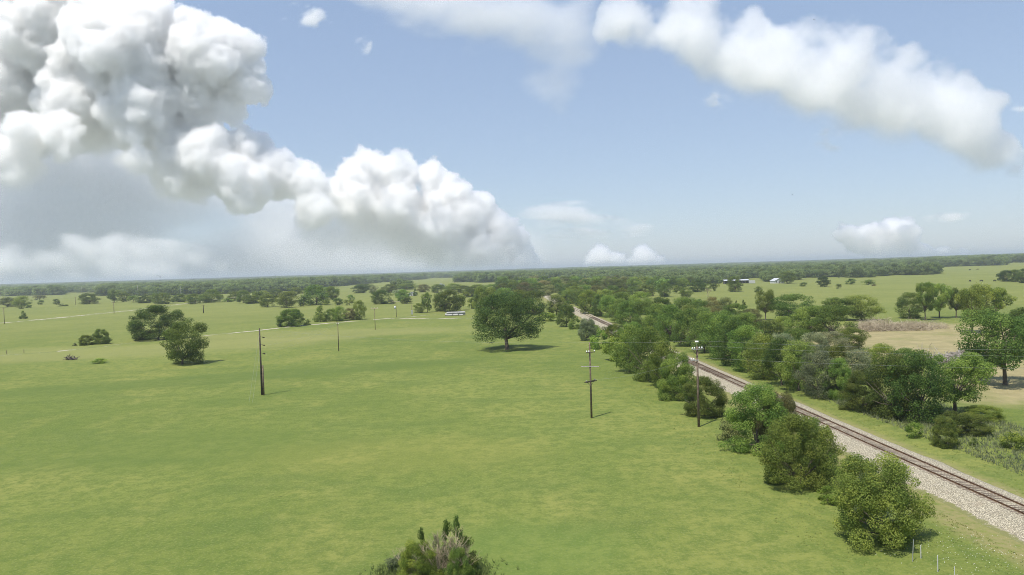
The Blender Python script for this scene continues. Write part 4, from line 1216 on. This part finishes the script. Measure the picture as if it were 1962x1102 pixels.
mid = [(705, 312, 36), (680, 342, 46), (760, 336, 48), (825, 342, 33), (850, 380, 46), (900, 420, 45), (960, 458, 42), (992, 500, 30), (760, 400, 56, -20), (850, 440, 50, -20), (930, 482, 42, -20), (700, 395, 60), (640, 370, 36), (980, 520, 44), (880, 490, 60), (770, 450, 74, 30), (870, 500, 66, 30), (700, 470, 70, 40), (620, 460, 60, 40), (950, 500, 50), (1006, 510, 22), (1018, 520, 14)]
cloud('cumulus_cloud', mid, 21000, CM, 'lower white cumulus whose edge slopes down to the horizon at the centre', seed=2, fade=[(600, 385), (700, 395), (800, 425), (880, 485), (1000, 590)], fw=170., ero=24.)
bank = [(1290, 50, 66), (1340, 75, 76), (1400, 110, 80), (1470, 135, 94), (1590, 150, 104), (1720, 195, 98), (1820, 235, 82), (1650, 210, 84), (1520, 180, 76), (1195, 40, 46), (1240, 50, 48), (1300, 50, 52), (1360, 90, 56), (1420, 125, 56), (1480, 115, 66), (1560, 120, 74), (1630, 130, 76), (1700, 175, 72), (1780, 185, 72), (1840, 215, 56), (1865, 260, 44), (1600, 180, 64), (1500, 165, 54), (1690, 225, 52), (1895, 300, 44), (1790, 250, 60), (1940, 330, 32), (1690, 260, 50), (1850, 290, 50)]
cloud('cumulus_bank', bank, 19000, CS, 'long soft white cloud bank slanting across the upper right sky', seed=3, vox=3.2, soft=34., amp=125., puff=.5, bil=1., ero=90., fade=[(1150, 55), (1260, 75), (1330, 105), (1430, 150), (1560, 175), (1740, 220), (1850, 265), (1950, 310)], fw=120.)
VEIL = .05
cloud('cumulus_cloud', [(1150, 495, 26), (1132, 508, 20), (1180, 505, 22), (1235, 496, 28), (1262, 508, 22), (1210, 510, 20), (1285, 515, 12)], 22000, CM, 'small pale cumulus on the horizon right of the centre', seed=4, soft=7., amp=14., bil=.5, fade=[(1100, 522), (1300, 516)], fw=60.)
cloud('cumulus_cloud', [(1620, 448, 24), (1640, 465, 24), (1665, 450, 22), (1712, 462, 50), (1690, 480, 40), (1750, 490, 34), (1800, 492, 18), (1850, 490, 14), (1780, 500, 16)], 22000, CM, 'small pale cumulus with two knobs on the right horizon', seed=5, soft=7., amp=16., bil=.6, fade=[(1600, 500), (1900, 492)], fw=60.)
wisp('stratus_cloud', [(930, 20, 260, 95, 1.), (1080, 60, 110, 80, .8), (800, 20, 170, 70, .8), (700, 0, 90, 40, .6), (1050, 190, 80, 120, .35)], 18000, cloud_material('stratus', .002), 'broad soft grey-white cloud along the top centre', thr=.28, sc=(120., 80., 60.), seed=3., hard=.9)
wisp('wispy_cloud', [(1120, 430, 150, 34, 1.), (1060, 405, 90, 30, .7), (1220, 440, 60, 18, .8)], 18500, cloud_material('wisp', .0026), 'thin combed wisp trailing right of the lower cumulus', thr=.38, sc=(80., 40., 14.), seed=7., shear=1.2, hard=.6)
wisp('wispy_cloud', [(598, 38, 46, 26, 1.), (570, 20, 60, 26, .5), (695, 80, 20, 30, 1.)], 18500, cloud_material('wisp', .004), 'small torn wisps right of the towering cumulus', vox=2.5, thr=.55, sc=(36., 20., 22.), seed=11., shear=-.6)
wisp('wispy_cloud', [(1815, 413, 50, 16, 1.), (1368, 195, 40, 26, .7), (1950, 205, 26, 14, .8), (1590, 270, 40, 40, .5)], 18500, cloud_material('wisp', .003), 'small loose wisps round the right-hand cloud bank', vox=3., thr=.5, sc=(40., 20., 18.), seed=13.)
wisp('low_cloud', [(90, 500, 150, 60, 1.), (310, 505, 120, 55, 1.), (230, 500, 90, 60, .8), (420, 520, 60, 36, .5), (-60, 510, 120, 50, .9)], 18500, cloud_material('low', .0022), 'blurred low cloud hugging the left horizon', thr=.42, sc=(60., 40., 44.), seed=17., shear=.6, hard=.5)
wisp('shade_veil_cloud', [(100, 430, 560, 230, 1.), (480, 470, 420, 160, 1.), (780, 500, 290, 120, 1.), (0, 330, 320, 170, .9), (300, 520, 700, 120, 1.)], 24500, cloud_material('veil', .0016, (.95, .95, .952)), 'smooth veil under the left cumulus, coloured grey for the shade of its base', vox=8., thr=-.3, sc=(200., 120., 90.), seed=23., hard=1.)  # grey albedo puts the shade of the cloud base into the volume colour

def aerial():
    vox = 16.
    mn, mx = np.array([-1900., 0, -20.]), np.array([1900., 60., 1000.])
    sh = [int(math.ceil((mx[i] - mn[i]) / vox)) for i in range(3)]
    z = np.arange(sh[2]) * vox
    O = np.broadcast_to((.72 * np.exp(-z / 700.) + .4 * np.exp(-z / 110.)) * (1 - sstep(700, 1000, z)), sh).copy()
    O[:, 0] = O[:, -1] = 0
    p2 = 16500 / F
    o = vol_object('sky_haze', O, tuple(float(t) for t in np.array([mn[0], mn[1] + F, mn[2]]) * p2 + np.array([0, 0, H])), vox * p2, cloud_material('sky_haze', AER, (.84, .915, 1)))
    tag(o, 'pale distant haze in the lower sky before the clouds', 'haze', None, 'stuff')

AER = .00042
aerial()

# ------------------------------------------------------------------ haze, sky, sun
bpy.ops.mesh.primitive_cube_add(size=1, location=(0, 0, 32))
hz = bpy.context.object
hz.name = 'haze'
hz.scale = (28000, 28000, 76)
hm = bpy.data.materials.new('haze')
hm.use_nodes = True
hm.node_tree.nodes.clear()
o_, v_ = hm.node_tree.nodes.new('ShaderNodeOutputMaterial'), hm.node_tree.nodes.new('ShaderNodeVolumePrincipled')
v_.inputs['Color'].default_value = (.86, .91, 1, 1)
v_.inputs['Density'].default_value = .00014
v_.inputs['Anisotropy'].default_value = .3
hm.node_tree.links.new(v_.outputs[0], o_.inputs['Volume'])
hz.data.materials.append(hm)
tag(hz, 'thin pale haze lying over the whole landscape', 'haze', kind='stuff')

EL, AZ = math.radians(64), math.radians(-140)
w = bpy.data.worlds.new('World')
S.world = w
w.use_nodes = True
nt = w.node_tree
sk = nt.nodes.new('ShaderNodeTexSky')
sk.sky_type, sk.sun_disc, sk.sun_elevation, sk.sun_rotation = 'NISHITA', False, EL, AZ
sk.altitude, sk.air_density, sk.dust_density, sk.ozone_density = 0, 1.0, .6, 1.5
bg = nt.nodes['Background']
tcw = nt.nodes.new('ShaderNodeTexCoord')
sxz = nt.nodes.new('ShaderNodeSeparateXYZ')
nt.links.new(tcw.outputs['Generated'], sxz.inputs[0])
rmp = nt.nodes.new('ShaderNodeValToRGB')
nt.links.new(sxz.outputs[2], rmp.inputs[0])
cr_ = rmp.color_ramp
for pos_, col_ in ((0., (2.6, 3.15, 4.0)), (.08, (2.45, 3.1, 4.3)), (.2, (2.2, 3.05, 4.75)), (.38, (1.9, 2.85, 4.95)), (1., (.9, 1.75, 3.7))):
    el_ = cr_.elements[0] if pos_ == 0 else (cr_.elements[1] if pos_ == 1. else cr_.elements.new(pos_))
    el_.position, el_.color = pos_, (*[q * .80 / 5 for q in col_], 1)
vs_ = nt.nodes.new('ShaderNodeVectorMath'); vs_.operation = 'SCALE'; vs_.inputs['Scale'].default_value = 5
nt.links.new(rmp.outputs[0], vs_.inputs[0])
mxw = nt.nodes.new('ShaderNodeMix'); mxw.data_type = 'RGBA'; mxw.inputs[0].default_value = .7
nt.links.new(sk.outputs[0], mxw.inputs[6]); nt.links.new(vs_.outputs[0], mxw.inputs[7])
# even glow added below the horizon as land bounce, lighting the cloud undersides
low = nt.nodes.new('ShaderNodeMapRange'); low.inputs[1].default_value, low.inputs[2].default_value = -.02, -.005
nt.links.new(sxz.outputs[2], low.inputs[0])
mxg = nt.nodes.new('ShaderNodeMix'); mxg.data_type = 'RGBA'; mxg.inputs[6].default_value = (2.1, 2.3, 1.9, 1)
nt.links.new(low.outputs[0], mxg.inputs[0]); nt.links.new(mxw.outputs[2], mxg.inputs[7])
nt.links.new(mxg.outputs[2], bg.inputs[0])
bg.inputs[1].default_value = .14
sun = bpy.data.lights.new('sun', 'SUN')
sun.energy, sun.angle, sun.color = 3.7, math.radians(.5), (1, .95, .88)
so = bpy.data.objects.new('sun', sun)
C.objects.link(so)
so.rotation_euler = Vector((math.sin(AZ) * math.cos(EL), math.cos(AZ) * math.cos(EL), math.sin(EL))).to_track_quat('Z', 'Y').to_euler()

S.view_settings.view_transform, S.view_settings.look = 'Standard', 'None'
S.view_settings.exposure, S.view_settings.gamma = .48, 1
cy = S.cycles
cy.use_denoising = True
cy.filter_width = .95
cy.denoising_input_passes, cy.denoising_prefilter = 'RGB_ALBEDO_NORMAL', 'FAST'
cy.max_bounces, cy.diffuse_bounces, cy.glossy_bounces, cy.transmission_bounces, cy.transparent_max_bounces, cy.volume_bounces = 46, 4, 2, 3, 8, 44
cy.caustics_reflective = cy.caustics_refractive = False
